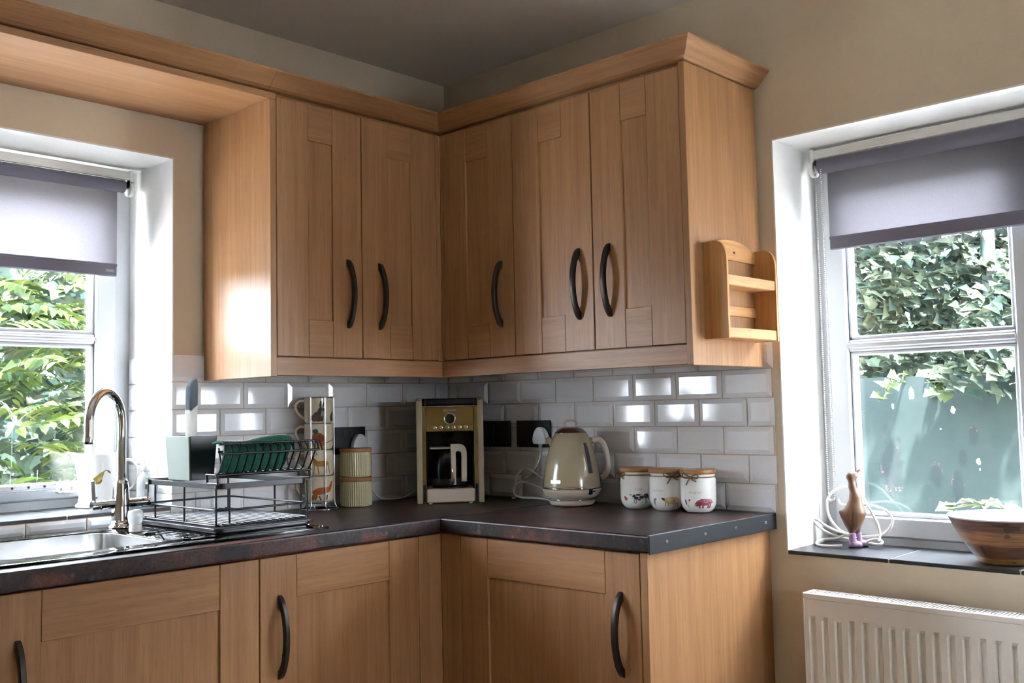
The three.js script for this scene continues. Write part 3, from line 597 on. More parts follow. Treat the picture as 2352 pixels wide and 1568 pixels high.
// ------------------------------------------------------------------ ribbed storage jars
for (let k = 0; k < 2; k++) {
  const g = thing('ribbed_jar', k ? 'ribbed cream jar with wooden lid, stacked on top of another jar' : 'ribbed cream jar with wooden lid standing on the worktop under another', 'jar', [-0.484, WT + k * 0.0895, 0.092], 0, 'stacked ribbed jars');
  const prof = [[0, 0], [0.046, 0], [0.0485, 0.003], [0.049, 0.006], [0.049, 0.073], [0.048, 0.076], [0.0475, 0.0785], [0, 0.0785]], q = lathe(prof, 264), p = q.attributes.position;
  for (let i = 0; i < p.count; i++) { const x = p.getX(i), z = p.getZ(i), r = Math.hypot(x, z), y = p.getY(i); if (r > 0.0478 && y > 0.004 && y < 0.075) { const f = 1 - 0.034 * Math.pow(Math.abs(Math.sin(Math.atan2(x, z) * 22)), 2); p.setX(i, x * f); p.setZ(i, z * f); } }
  q.computeVertexNormals(); mesh('body', q, M.ribbed, g);
  mesh('lid', boxUV(lathe([[0, 0.0787], [0.0495, 0.0787], [0.0500, 0.0795], [0.0500, 0.0875], [0.0490, 0.089], [0, 0.089]], 48), 'x'), M.lidWood, g);
}
// ------------------------------------------------------------------ sockets, plugs and cables
function plate(label, along, u0, u1, y0, y1, rockers) {
  const g = thing('wall_socket', label, 'socket', [0, 0, 0], along === 'x' ? 0 : -Math.PI / 2), n = 0.0098;
  mesh('plate', bx(u0, u1, y0, y1, n, n + 0.009, 0.002), M.blackPlastic, g);
  for (const [a, b, c, d] of rockers) mesh('rocker', bx(u0 + a, u0 + b, y0 + c, y0 + d, n + 0.0085, n + 0.0115, 0.001), M.blackPlastic, g);
  return n + 0.009;
}
plate('black double socket behind the ribbed jars, with a plug in it', 'x', -0.532, -0.386, 1.069, 1.155, [[0.055, 0.065, 0.055, 0.075], [0.081, 0.091, 0.055, 0.075]]);
plate('black blank switch plate beside the coffee maker', 'z', 0.165, 0.311, 1.077, 1.163, [[0.072, 0.076, 0.012, 0.074]]);
plate('black double socket behind the kettle, with a plug in it', 'z', 0.341, 0.487, 1.077, 1.163, [[0.055, 0.065, 0.055, 0.075], [0.081, 0.091, 0.055, 0.075]]);
function plug(label, along, u, y) {
  const g = thing('mains_plug', label, 'plug', along === 'x' ? [u, y, 0.019] : [-0.019, y, u], along === 'x' ? 0 : -Math.PI / 2);
  const s = new THREE.Shape(); s.moveTo(-0.020, -0.02); s.quadraticCurveTo(-0.025, -0.019, -0.0245, -0.009); s.quadraticCurveTo(-0.022, 0.012, -0.010, 0.023); s.quadraticCurveTo(0, 0.030, 0.010, 0.023); s.quadraticCurveTo(0.022, 0.012, 0.0245, -0.009); s.quadraticCurveTo(0.025, -0.019, 0.020, -0.02); s.closePath();
  mesh('body', toCreasedNormals(extrude(s, 0.014, { bevel: 0.004, bs: 3 }).translate(0, 0, 0.004), 0.7), M.plugWhite, g);
  mesh('strain_relief', cyl(0.0045, 0.0072, 0.022, 0, -0.042, 0.013, 16), M.plugWhite, g);
}
plug('white plug in the socket behind the ribbed jars', 'x', -0.421, 1.101);
plug('white plug in the socket behind the kettle', 'z', 0.458, 1.112);
const cablePts = (list) => list.map(([px, py, ax, v, minY]) => { const p = at(px, py, ax, v); if (minY) p.y = Math.max(p.y, minY); return p; });
tag(mesh('kettle_cable', tube(cablePts([[1244, 1028, 'x', -0.032], [1241, 1050, 'x', -0.03], [1228, 1079, 'x', -0.03], [1207, 1101, 'x', -0.035], [1192, 1120, 'x', -0.04], [1181, 1143, 'x', -0.05, WT + 0.004], [1177, 1150, 'x', -0.06, WT + 0.004], [1184, 1142, 'x', -0.06, WT + 0.004], [1186, 1124, 'x', -0.06, WT + 0.01], [1184, 1106, 'x', -0.06], [1190, 1087, 'x', -0.06], [1206, 1075, 'x', -0.055], [1226, 1083, 'x', -0.045], [1250, 1103, 'x', -0.03], [1275, 1112, 'x', -0.02], [1250, 1120, 'x', -0.025], [1222, 1111, 'x', -0.04], [1196, 1106, 'x', -0.07], [1182, 1118, 'x', -0.08], [1181, 1133, 'x', -0.085, WT + 0.004], [1194, 1141, 'x', -0.09, WT + 0.004], [1225, 1143, 'x', -0.09, WT + 0.004], [1262, 1147, 'x', -0.095, WT + 0.004]]), 0.0032, 260, 8), M.cable, scene), 'pale cable looping from the plug to the kettle', 'cable');
tag(mesh('coffee_maker_cable', tube(cablePts([[822, 1040, 'z', 0.032], [836, 1085, 'z', 0.030], [853, 1122, 'z', 0.03], [872, 1143, 'z', 0.03, WT + 0.004], [900, 1150, 'z', 0.04, WT + 0.004], [930, 1141, 'z', 0.05, WT + 0.004], [955, 1126, 'z', 0.06, WT + 0.006], [985, 1115, 'z', 0.075, WT + 0.02]]), 0.003, 80, 8), M.cable, scene), 'pale cable lying behind the ribbed jars towards the coffee maker', 'cable');
// ------------------------------------------------------------------ coffee maker
{
  const g = thing('coffee_maker', 'vintage chrome and cream filter coffee maker in the worktop corner', 'coffee maker', [-0.212, WT, 0.226], -0.718);
  for (const s of [-1, 1]) {
    const sh = new THREE.Shape(); sh.moveTo(-0.095, 0.006); sh.lineTo(0.098, 0.006); sh.lineTo(0.098, 0.312); sh.quadraticCurveTo(0.098, 0.326, 0.084, 0.326); sh.lineTo(-0.081, 0.326); sh.quadraticCurveTo(-0.095, 0.326, -0.095, 0.312); sh.closePath();
    const q = extrude(sh, 0.012, { bevel: 0.003, bs: 3 }); q.rotateY(-Math.PI / 2); q.translate(s * 0.0955 + 0.006, 0, 0); mesh('side_panel', toCreasedNormals(q, 0.6), M.cream, g);
    mesh('chrome_trim', [bx(s * 0.0865 - 0.0012, s * 0.0865 + 0.0012, 0.008, 0.327, 0.09, 0.1015, 0.0006), bx(s * 0.0762 - 0.0012, s * 0.0762 + 0.0012, 0.008, 0.327, 0.09, 0.1005, 0.0006)], M.chrome, g);
    mesh('front_strip', [bx(s * 0.0815 - 0.0042, s * 0.0815 + 0.0042, 0.008, 0.060, 0.085, 0.0975)], M.blackPlastic, g);
    mesh('front_strip', [bx(s * 0.0815 - 0.0042, s * 0.0815 + 0.0042, 0.060, 0.302, 0.085, 0.0975)], std({ color: hex('#c8b27a'), metalness: 1, roughness: 0.12 }), g);
    mesh('foot', cyl(0.006, 0.006, 0.004, s * 0.062, 0.000, 0.088, 14), M.white, g);
    mesh('foot', cyl(0.006, 0.006, 0.004, s * 0.062, 0.000, -0.08, 14), M.white, g);
  }
  mesh('body', [bx(-0.089, 0.089, 0.004, 0.328, -0.092, -0.070), bx(-0.089, -0.0775, 0.05, 0.226, -0.07, 0.088), bx(0.0775, 0.089, 0.05, 0.226, -0.07, 0.088), bx(-0.086, 0.086, 0.222, 0.303, -0.071, 0.094)], M.blackPlastic, g);
  mesh('lid', bx(-0.0875, 0.0875, 0.304, 0.327, -0.085, 0.082, 0.004), M.blackPlastic, g);
  const pa = mesh('control_panel', bx(-0.0748, 0.0748, 0.2245, 0.3005, 0.092, 0.0985, 0.0015), std({ color: hex('#cbb98c'), metalness: 1, roughness: 0.10 }), g);
  mesh('top_edge', bx(-0.0875, 0.0875, 0.3005, 0.3040, 0.085, 0.1005, 0.001), M.chrome, pa);
  const ring = new THREE.TorusGeometry(0.0165, 0.0018, 10, 40); ring.translate(0, 0.263, 0.0988);
  mesh('display_ring', ring, M.chrome, pa); mesh('display', cyl(0.0158, 0.0158, 0.001, 0, 0.263, 0.099, 36, 'z'), std({ color: hex('#23241c'), roughness: 0.15 }), pa);
  for (let i = 0; i < 6; i++) mesh('button', cyl(0.0064, 0.0052, 0.004, -0.0475 + i * 0.0192, 0.2355, 0.1003, 20, 'z'), M.chrome, pa);
  mesh('badge', bx(-0.021, 0.021, 0.2855, 0.293, 0.098, 0.0996, 0.0006), M.steel, pa);
  mesh('base', bx(-0.0748, 0.0748, 0.0045, 0.0455, -0.07, 0.0985, 0.003), M.creamPale, g);
  mesh('hot_plate', cyl(0.058, 0.058, 0.004, 0, 0.0455, 0.016, 36), M.blackPlastic, g);
  mesh('drip_funnel', cyl(0.008, 0.020, 0.022, 0, 0.200, 0.02, 24), M.blackPlastic, g);
  const c = mesh('carafe', lathe([[0, 0], [0.052, 0], [0.057, 0.006], [0.060, 0.03], [0.058, 0.075], [0.048, 0.10], [0.044, 0.108], [0.047, 0.118]], 48), M.carafe, g); c.position.set(-0.008, 0.0497, 0.014);
  mesh('carafe_lid', bx(-0.055, 0.02, 0.118, 0.124, -0.03, 0.05, 0.002), M.creamPale, c);
  mesh('carafe_band', lathe([[0.0575, 0.004], [0.0605, 0.010], [0.0612, 0.026], [0.0598, 0.026], [0.057, 0.004]], 48), M.blackPlastic, c);
  const hs = new THREE.Shape(); hs.moveTo(0, 0); hs.lineTo(0.012, 0); hs.lineTo(0.012, 0.098); hs.quadraticCurveTo(0.014, 0.105, 0.022, 0.105); hs.quadraticCurveTo(0.034, 0.103, 0.034, 0.09); hs.lineTo(0.033, 0.01); hs.lineTo(0.046, 0.01); hs.lineTo(0.047, 0.095); hs.quadraticCurveTo(0.046, 0.124, 0.022, 0.124); hs.lineTo(0, 0.124); hs.closePath();
  const hg = extrude(hs, 0.010, { bevel: 0.002 }); hg.translate(0.012, 0.008, 0.045); mesh('carafe_handle', hg, M.creamPale, c);
}
// ------------------------------------------------------------------ kettle
{
  const X = -0.124, Z = 0.662, g = thing('kettle', 'cream cone-shaped electric kettle with chrome bands and white handle', 'kettle', [X, WT, Z], -0.815);   // local +x is the handle side
  mesh('power_base', lathe([[0, 0.003], [0.060, 0.003], [0.0655, 0.008], [0.0695, 0.0165], [0.0695, 0.019], [0, 0.019]], 56), M.creamPale, g);
  for (let i = 0; i < 4; i++) { const a = i * Math.PI / 2 + 0.6; mesh('foot', cyl(0.005, 0.005, 0.0035, 0.05 * Math.cos(a), 0, 0.05 * Math.sin(a), 12), M.greyPlastic, g); }
  mesh('chrome_band', lathe([[0.066, 0.019], [0.0705, 0.0195], [0.0705, 0.0225], [0.067, 0.024]], 56), M.chrome, g);
  mesh('lower_body', lathe([[0, 0.024], [0.066, 0.024], [0.0745, 0.028], [0.081, 0.035], [0.0855, 0.045], [0.087, 0.0525], [0, 0.0525]], 56), M.creamPale, g);
  mesh('chrome_band', lathe([[0.085, 0.0525], [0.0885, 0.053], [0.0885, 0.0565], [0.086, 0.058]], 56), M.chrome, g);
  const body = [[0.0865, 0.057]]; for (const [r, y] of [[0.0862, 0.066], [0.0845, 0.082], [0.0815, 0.102], [0.077, 0.125], [0.071, 0.150], [0.064, 0.174], [0.056, 0.196], [0.0485, 0.213], [0.046, 0.2155]]) body.push([r, y]);
  const bodyM = mesh('body', lathe(body, 64), M.cream, g);
  const lid = mesh('lid', lathe([[0.047, 0.2145], [0.0475, 0.2165], [0.044, 0.2195], [0.034, 0.2275], [0.024, 0.2295], [0, 0.2300]], 48), std({ color: hex('#7d6c66'), metalness: 0.9, roughness: 0.16 }), g);
  mesh('lid_plate', lathe([[0, 0.2298], [0.0225, 0.2298], [0.0225, 0.2318], [0, 0.2320]], 32), M.creamPale, lid);
  mesh('knob', tube([[-0.014, 0.231, 0], [-0.0185, 0.240, 0], [-0.0145, 0.2485, 0], [0, 0.2525, 0], [0.0145, 0.2485, 0], [0.0175, 0.240, 0], [0.0135, 0.231, 0]], 0.0032, 40, 10), M.creamPale, lid);
  // swept handle
  const hp = [[0.064, 0.192, 0.0], [0.078, 0.1945, 0], [0.092, 0.186, 0], [0.1015, 0.165, 0], [0.107, 0.140, 0], [0.109, 0.117, 0], [0.1045, 0.097, 0], [0.094, 0.083, 0], [0.0865, 0.080, 0]];
  mesh('handle', tube(hp, 0.0092, 60, 16), std({ color: hex('#d8cdc2'), roughness: 0.35 }), g);
  mesh('handle_mount', cyl(0.0095, 0.0085, 0.014, 0.0605, 0.191, 0, 18, 'x'), M.cream, g); mesh('handle_mount', cyl(0.0095, 0.0085, 0.008, 0.0835, 0.080, 0, 18, 'x'), M.cream, g);
  const sp = new THREE.Shape(); sp.moveTo(0, 0.006); sp.lineTo(0.014, 0.019); sp.lineTo(0.021, 0.016); sp.lineTo(0.008, -0.010); sp.closePath();
  const sg = extrude(sp, 0.026, { bevel: 0.003 }); sg.translate(0, 0, -0.013); sg.rotateY(Math.PI); sg.translate(-0.050, 0.182, 0); mesh('spout', sg, M.cream, g);
  const rAt = (y) => { for (let k = 0; k < body.length - 1; k++) if (y <= body[k + 1][1]) { const [a, b] = [body[k], body[k + 1]]; return a[0] + (b[0] - a[0]) * (y - a[1]) / (b[1] - a[1]); } return 0.046; };
  const lw = []; for (let k = 0; k < 10; k++) { const Q = (y, a, o) => { const r = rAt(y) + o; return [r * Math.sin(a), y, r * Math.cos(a)]; }, y0 = 0.098 + k * 0.0088, y1 = y0 + 0.0088, a0 = 0.60, a1 = 0.78, o = 0.0011; const A = Q(y0, a0, o), B = Q(y0, a1, o), C = Q(y1, a1, o), D = Q(y1, a0, o), E = Q(y0, a0, -0.001), G = Q(y0, a1, -0.001), I = Q(y1, a1, -0.001), J = Q(y1, a0, -0.001); lw.push(...A, ...B, ...C, ...A, ...C, ...D, ...E, ...A, ...D, ...E, ...D, ...J, ...B, ...G, ...I, ...B, ...I, ...C); }
  const lg = new THREE.BufferGeometry(); lg.setAttribute('position', new THREE.Float32BufferAttribute(lw, 3)); lg.computeVertexNormals();
  mesh('level_window', lg, std({ color: hex('#3a3f46'), roughness: 0.12 }), g);
  mesh('badge', (() => { const s = roundRect(-0.0165, -0.0048, 0.0165, 0.0048, 0.0016), q = extrude(s, 0.0012, { bevel: 0.0006 }); q.rotateX(-0.10); q.rotateY(-0.64); q.translate(-0.0500, 0.0752, 0.0675); return q; })(), M.steel, g);
  const sw = mesh('switch_panel', (() => { const q = bx(-0.0065, 0.0065, 0.0335, 0.0505, -0.003, 0.0012, 0.0008); q.rotateX(0.16); q.rotateY(0.62); q.translate(0.0470, 0.004, 0.0640); return q; })(), M.blackPlastic, g);
  mesh('switch_lever', (() => { const q = bx(-0.003, 0.012, 0.0415, 0.0455, 0.001, 0.005, 0.001); q.rotateX(0.16); q.rotateY(0.7); q.translate(0.0485, 0.004, 0.0640); return q; })(), M.blackPlastic, sw);
}
// ------------------------------------------------------------------ tea, coffee and sugar canisters
{
  const el = (c, col, x, y, a, b, r = 0) => { c.fillStyle = col; c.beginPath(); c.ellipse(x, y, a, b, r, 0, 7); c.fill(); };
  const ln = (c, col, w, ...p) => { c.strokeStyle = col; c.lineWidth = w; c.lineCap = 'round'; c.beginPath(); p.forEach((q, i) => (i ? c.lineTo(...q) : c.moveTo(...q))); c.stroke(); };
  const word = (c, t, x) => { c.fillStyle = '#b9b6b4'; c.font = 'italic 46px serif'; c.textAlign = 'center'; c.fillText(t, x, 250); };
  const cow = (c) => { word(c, 'Tea', 520); el(c, '#b23a30', 392, 372, 16, 24, 0.5); el(c, '#8c2f2a', 380, 350, 10, 18, -0.4); ln(c, '#6b6a72', 7, [480, 380], [484, 432]); ln(c, '#6b6a72', 7, [500, 380], [498, 430]); ln(c, '#6b6a72', 7, [590, 360], [600, 436]); ln(c, '#6b6a72', 7, [606, 350], [612, 430]); el(c, '#dcdad9', 540, 340, 80, 38); el(c, '#2c2733', 600, 332, 28, 34); el(c, '#332c3a', 552, 346, 24, 22); el(c, '#2c2733', 500, 356, 22, 22, 0.4); el(c, '#2c2733', 520, 312, 26, 12); el(c, '#3a3340', 478, 326, 16, 20, 0.4); el(c, '#403944', 530, 378, 15, 12); el(c, '#d8d5d3', 452, 320, 20, 12, -0.3); ln(c, '#4b4550', 7, [436, 306], [452, 312]); ln(c, '#2c2733', 6, [624, 340], [636, 388]); };
  const sheep = (c) => { word(c, 'Coffee', 410); el(c, '#7c8588', 382, 380, 12, 44); el(c, '#2f3338', 398, 350, 9, 16, 0.3); ln(c, '#6f7a80', 7, [388, 410], [384, 446]); ln(c, '#8a7a62', 8, [500, 400], [496, 446]); ln(c, '#8a7a62', 8, [524, 400], [528, 446]); ln(c, '#8a7a62', 8, [600, 400], [596, 448]); ln(c, '#8a7a62', 8, [622, 396], [628, 446]); el(c, '#c9a777', 562, 368, 76, 50); el(c, '#d6b98c', 540, 350, 34, 28); el(c, '#b8935f', 590, 380, 26, 34); el(c, '#d2b184', 612, 360, 20, 32); el(c, '#35333a', 478, 348, 12, 20, -0.5); ln(c, '#35333a', 7, [462, 336], [492, 334]); };
  const pig = (c) => { word(c, 'Sugar', 478); el(c, '#e2e4e6', 402, 372, 22, 34, 0.2); el(c, '#4c6268', 384, 366, 9, 36, -0.2); el(c, '#ba3434', 424, 340, 10, 13); ln(c, '#6c7b80', 6, [404, 400], [408, 428]); for (const [x, a] of [[520, 0], [548, 4], [604, 2], [628, -4]]) ln(c, '#9a4350', 15, [x, 390], [x + a, 440]); el(c, '#a05866', 570, 366, 82, 44, -0.06); el(c, '#8f3d4c', 510, 388, 40, 28, -0.5); el(c, '#b98794', 600, 350, 44, 26); el(c, '#7a3340', 540, 330, 10, 7); el(c, '#7a3340', 578, 350, 9, 8); el(c, '#6f3440', 612, 366, 10, 8); el(c, '#d9c4c8', 484, 398, 8, 8); ln(c, '#9a4350', 6, [652, 370], [666, 382]); };
  const spots = [[-0.077, 0.866, 'cow', cow, 'tea', -1.15], [-0.079, 0.9685, 'sheep', sheep, 'coffee', 0.30], [-0.079, 1.0725, 'pig', pig, 'sugar', -0.45]];
  spots.forEach(([x, z, animal, draw, what, bowA]) => {
    const g = thing('canister', `white ${what} canister with a ${animal} print, wooden lid and twine bow`, 'canister', [x, WT, z], faceCamera(x, z), 'animal print canisters');
    const tex = canvasTex(1024, 512, (c, w, h) => { c.fillStyle = '#efede8'; c.fillRect(0, 0, w, h); draw(c); });
    mesh('body', lathe([[0, 0], [0.028, 0], [0.034, 0.0025], [0.0415, 0.010], [0.0465, 0.0215], [0.0478, 0.031], [0.0478, 0.087], [0.0468, 0.0915], [0.0445, 0.0935], [0.0445, 0.0975], [0.046, 0.1000], [0.046, 0.1045], [0, 0.1045]], 64), printMat(tex), g);
    mesh('lid', boxUV(lathe([[0, 0.1046], [0.0480, 0.1046], [0.0490, 0.1056], [0.0490, 0.1135], [0.0480, 0.1150], [0, 0.1152]], 56), 'x'), M.lidWood, g);
    const t = new THREE.TorusGeometry(0.0455, 0.0013, 6, 56); t.rotateX(Math.PI / 2); t.translate(0, 0.0955, 0);
    const tw = mesh('twine', t, M.twine, g), a = Math.PI + bowA, B = new THREE.Group();
    const loops = [[[0, 0, 0], [0.010, 0.006, 0.003], [0.021, 0.008, 0.001], [0.024, 0.001, 0.002], [0.014, -0.003, 0.003], [0, 0, 0]], [[0, 0, 0], [-0.010, 0.007, 0.003], [-0.020, 0.010, 0.001], [-0.022, 0.003, 0.002], [-0.012, -0.002, 0.003], [0, 0, 0]], [[0, 0, 0], [0.008, -0.006, 0.003], [0.018, -0.010, 0.001]], [[0, 0, 0], [-0.006, -0.009, 0.002], [-0.013, -0.020, 0.001]]];
    const kn = loops.map((l) => tube(l, 0.0016, 24, 6)); kn.push(new THREE.IcosahedronGeometry(0.0032, 1));
    const bow = mesh('bow', kn, M.twine, tw); bow.position.set(Math.sin(a) * 0.0475, 0.0955, Math.cos(a) * 0.0475); bow.rotation.y = a;
  });
}
// ------------------------------------------------------------------ spice rack
{
  const g = thing('spice_rack', 'small empty wooden spice rack fixed to the cabinet side', 'spice rack', [0, 0, 1.2468]);
  const side = (x) => { const s = new THREE.Shape(); s.moveTo(0, 1.364); s.lineTo(0.064, 1.364); s.lineTo(0.064, 1.548); s.quadraticCurveTo(0.064, 1.602, 0.030, 1.604); s.lineTo(0, 1.602); s.closePath(); const q = extrude(s, 0.0062, { bevel: 0.0012 }); q.rotateY(-Math.PI / 2); q.translate(x + 0.0031, 0, 0.0012); return boxUV(q, 'y'); };
  mesh('side', side(-0.288), M.rackWood, g); mesh('side', side(-0.0485), M.rackWood, g);
  const bp = new THREE.Shape(); bp.moveTo(-0.2835, 1.570); bp.lineTo(-0.0525, 1.570); bp.lineTo(-0.0525, 1.600); bp.quadraticCurveTo(-0.168, 1.642, -0.2835, 1.602); bp.closePath();
  const plateB = mesh('back_plate', boxUV(extrude(bp, 0.008).translate(0, 0, 0.0005), 'x'), M.rackWood, g);
  mesh('screw', cyl(0.003, 0.003, 0.001, -0.158, 1.591, 0.009, 12, 'z'), M.bronze, plateB);
  for (const y of [1.4945, 1.3645]) {
    const s = mesh('shelf', bx(-0.2845, -0.052, y, y + 0.008, 0.0005, 0.056, 0.0008, 'x'), M.rackWood, g);
    mesh('front_rail', bx(-0.2845, -0.052, y, y + 0.0255, 0.0565, 0.0638, 0.0015, 'x'), M.rackWood, s);
  }
  mesh('back_bar', bx(-0.2845, -0.052, 1.4270, 1.4525, 0.0005, 0.007, 0.001, 'x'), M.rackWood, g);
}
// ------------------------------------------------------------------ roller blinds
function blind(o, label, rotation, u0, u1, n, yc, r, yBar0, yBar1, chainU) {
  const g = thing('roller_blind', label, 'blind', [0, 0, 0], rotation);
  mesh('roller', cyl(r, r, u1 - u0 - 0.05, (u0 + u1) / 2, yc, n, 28, 'x'), M.fabricRoll, g);
  mesh('head_rail', [bx(u0 + 0.008, u1 - 0.008, yc + r + 0.004, yc + r + 0.026, n - 0.02, n + 0.010, 0.003), bx(u0 + 0.008, u1 - 0.008, yc + r + 0.0005, yc + r + 0.006, n + 0.002, n + 0.013, 0.001)], M.white, g);
  for (const u of [u0 + 0.008, u1 - 0.008]) mesh('bracket', [bx(u - 0.005, u + 0.005, yc - 0.006, yc + r + 0.03, n - 0.02, n + 0.016, 0.003), cyl(0.0235, 0.0235, 0.010, u, yc - 0.004, n, 24, 'x')], M.white, g);
  const f0 = u0 + 0.037, f1 = u1 - 0.037, top = yc, sh = new THREE.PlaneGeometry(f1 - f0, top - yBar1, 1, 1), nn = n - r + 0.001;
  sh.translate((f0 + f1) / 2, (top + yBar1) / 2, nn); for (let i = 0; i < sh.attributes.uv.count; i++) sh.attributes.uv.setXY(i, sh.attributes.position.getX(i), sh.attributes.position.getY(i));
  mesh('fabric', sh, M.fabric, g).userData.label = 'lilac-grey translucent fabric';
  const bar = mesh('bottom_bar', [bx(f0, f1, yBar0, yBar1 + 0.002, nn - 0.004, nn + 0.004, 0.0035, 'x'), bx(f0, f1, yBar1 - 0.004, yBar1 + 0.003, nn - 0.0015, nn + 0.0046, 0.001, 'x')], M.fabricRoll, g);
  if (chainU) {
    const beads = [], b = new THREE.IcosahedronGeometry(0.0019, 1);
    for (const du of chainU) for (let y = 0.945; y < yc; y += 0.0056) beads.push(b.clone().translate(du + (y - 0.94) * (du - (chainU[0] + chainU[1]) / 2) * -0.06, y, n + 0.016));
    for (let a = 0; a <= Math.PI; a += 0.35) beads.push(b.clone().translate((chainU[0] + chainU[1]) / 2 + (chainU[1] - chainU[0]) / 2 * Math.cos(a), 0.945 - 0.008 * Math.sin(a), n + 0.016));
    mesh('bead_chain', beads, M.white, g); mesh('chain_joiner', new THREE.SphereGeometry(0.0055, 14, 10).translate(chainU[0] + 0.002, 0.937, n + 0.016), M.white, g);
  } else { const tg = mesh('tag', bx(f1 - 0.034, f1 - 0.010, yBar0 + 0.013, yBar0 + 0.020, nn + 0.004, nn + 0.0048), M.greyPlastic, bar); }
}
blind(WL, 'lilac-grey roller blind half lowered in the window over the sink', 0, -2.225, -1.076, -0.182, 1.8665, 0.0180, 1.604, 1.638, null);
blind(WR, 'lilac-grey roller blind half lowered in the window over the radiator', -Math.PI / 2, 1.316, 2.47, -0.168, 1.853, 0.0205, 1.620, 1.654, [1.335, 1.352]);
// casement stay on the sink window
{
  const w = scene.getObjectByName('window_1');
  const st = mesh('casement_stay', [bx(-1.62, -1.268, 1.006, 1.0115, -0.240, -0.222, 0.001), bx(-1.62, -1.268, 1.0115, 1.0225, -0.2235, -0.222, 0)], M.steel, w);
  for (let i = 0; i < 5; i++) mesh('stay_hole', cyl(0.0032, 0.0032, 0.0006, -1.30 - i * 0.042, 1.017, -0.2216, 14, 'z'), M.blackMetal, st);
  mesh('stay_pin', [bx(-1.262, -1.205, 0.994, 1.000, -0.244, -0.224, 0.001), cyl(0.004, 0.004, 0.012, -1.25, 1.0, -0.234, 12), cyl(0.004, 0.004, 0.012, -1.22, 1.0, -0.234, 12)], M.steel, w);
}
// ------------------------------------------------------------------ radiator
{
  const g = thing('radiator', 'white ribbed panel radiator under the window', 'radiator', [0, 0, 0], -Math.PI / 2);
  const u0 = 1.375, u1 = 2.52, y0 = 0.14, y1 = 0.731, nF = 0.092, nB = 0.032, pitch = 0.0333;
  const us = [], hv = [];
  us.push(u0 + 0.004); hv.push(0); let u = u0 + 0.014;
  while (u + pitch < u1 - 0.012) { for (const [d, h] of [[0, 0], [0.005, 1], [0.0125, 1], [0.0185, 0]]) { us.push(u + d); hv.push(h); } u += pitch; }
  us.push(u1 - 0.004); hv.push(0);
  const ys = [[y0, 0], [y0 + 0.052, 0], [y0 + 0.060, 1], [0.668, 1], [0.677, 0], [y1 - 0.012, 0]], pos = [], P = (i, j) => [us[i], ys[j][0], nF - 0.0075 * hv[i] * ys[j][1]];
  for (let i = 0; i < us.length - 1; i++) for (let j = 0; j < ys.length - 1; j++) pos.push(...P(i, j), ...P(i + 1, j), ...P(i + 1, j + 1), ...P(i, j), ...P(i + 1, j + 1), ...P(i, j + 1));
  const q = new THREE.BufferGeometry(); q.setAttribute('position', new THREE.Float32BufferAttribute(pos, 3)); q.computeVertexNormals();
  mesh('front_panel', [q, bx(u0 + 0.01, u1 - 0.01, y0, y1 - 0.02, nF - 0.0125, nF - 0.0085)], M.radiator, g);
  mesh('rear_panel', bx(u0 + 0.006, u1 - 0.006, y0, y1 - 0.02, nB, nB + 0.006), M.radiator, g);
  for (const a of [u0, u1 - 0.003]) mesh('side_cover', bx(a, a + 0.003, y0, y1 - 0.001, nB, nF + 0.001, 0.001), M.radiator, g);
  const sl = [bx(u0, u1, y1 - 0.014, y1, nF - 0.003, nF + 0.0015, 0.0014), bx(u0, u1, y1 - 0.014, y1, nB, nB + 0.003, 0.001), bx(u0, u0 + 0.014, y1 - 0.003, y1, nB, nF, 0), bx(u1 - 0.014, u1, y1 - 0.003, y1, nB, nF, 0), bx(u0, u1, y1 - 0.004, y1 - 0.0012, (nF + nB) / 2 - 0.002, (nF + nB) / 2 + 0.002)];
  for (let s = u0 + 0.018; s < u1 - 0.016; s += 0.0088) sl.push(bx(s, s + 0.0046, y1 - 0.0035, y1 - 0.0006, nB + 0.002, nF - 0.002));
  mesh('top_grille', sl, M.radiator, g);
  mesh('wall_bracket', [bx(1.6, 1.63, 0.3, 0.6, 0.001, nB), bx(2.3, 2.33, 0.3, 0.6, 0.001, nB)], M.radiator, g);
}
// ------------------------------------------------------------------ duck figurine
function sdfMesh(fn, lo, hi, res) {   // meshes where fn < 0
  const mc = new MarchingCubes(res, new THREE.MeshStandardMaterial(), false, false, 60000), size = Math.max(hi[0] - lo[0], hi[1] - lo[1], hi[2] - lo[2]);
  const c = lo.map((v, i) => (v + hi[i]) / 2); mc.isolation = 0;
  for (let k = 0; k < res; k++) for (let j = 0; j < res; j++) for (let i = 0; i < res; i++) {
    const w = [i, j, k].map((t, a) => c[a] + ((t - res / 2) / (res / 2)) * size / 2);
    mc.setCell(i, j, k, -fn(w[0], w[1], w[2]) * 100);
  }
  mc.update();
  const n = mc.count, p = new Float32Array(n * 3), m = new Float32Array(n * 3);
  for (let i = 0; i < n * 3; i++) { p[i] = c[i % 3] + mc.positionArray[i] * size / 2; m[i] = mc.normalArray[i]; }
  const g = new THREE.BufferGeometry(); g.setAttribute('position', new THREE.BufferAttribute(p, 3)); g.setAttribute('normal', new THREE.BufferAttribute(m, 3)); return plain(g);
}
const capsule = (a, b, r0, r1) => (x, y, z) => {
  const ab = [b[0] - a[0], b[1] - a[1], b[2] - a[2]], ap = [x - a[0], y - a[1], z - a[2]], t = Math.max(0, Math.min(1, (ap[0] * ab[0] + ap[1] * ab[1] + ap[2] * ab[2]) / (ab[0] ** 2 + ab[1] ** 2 + ab[2] ** 2)));
  return Math.hypot(ap[0] - ab[0] * t, ap[1] - ab[1] * t, ap[2] - ab[2] * t) - (r0 + (r1 - r0) * t);
};
const smin = (a, b, k) => { const h = Math.max(0, k - Math.abs(a - b)) / k; return Math.min(a, b) - h * h * k * 0.25; };
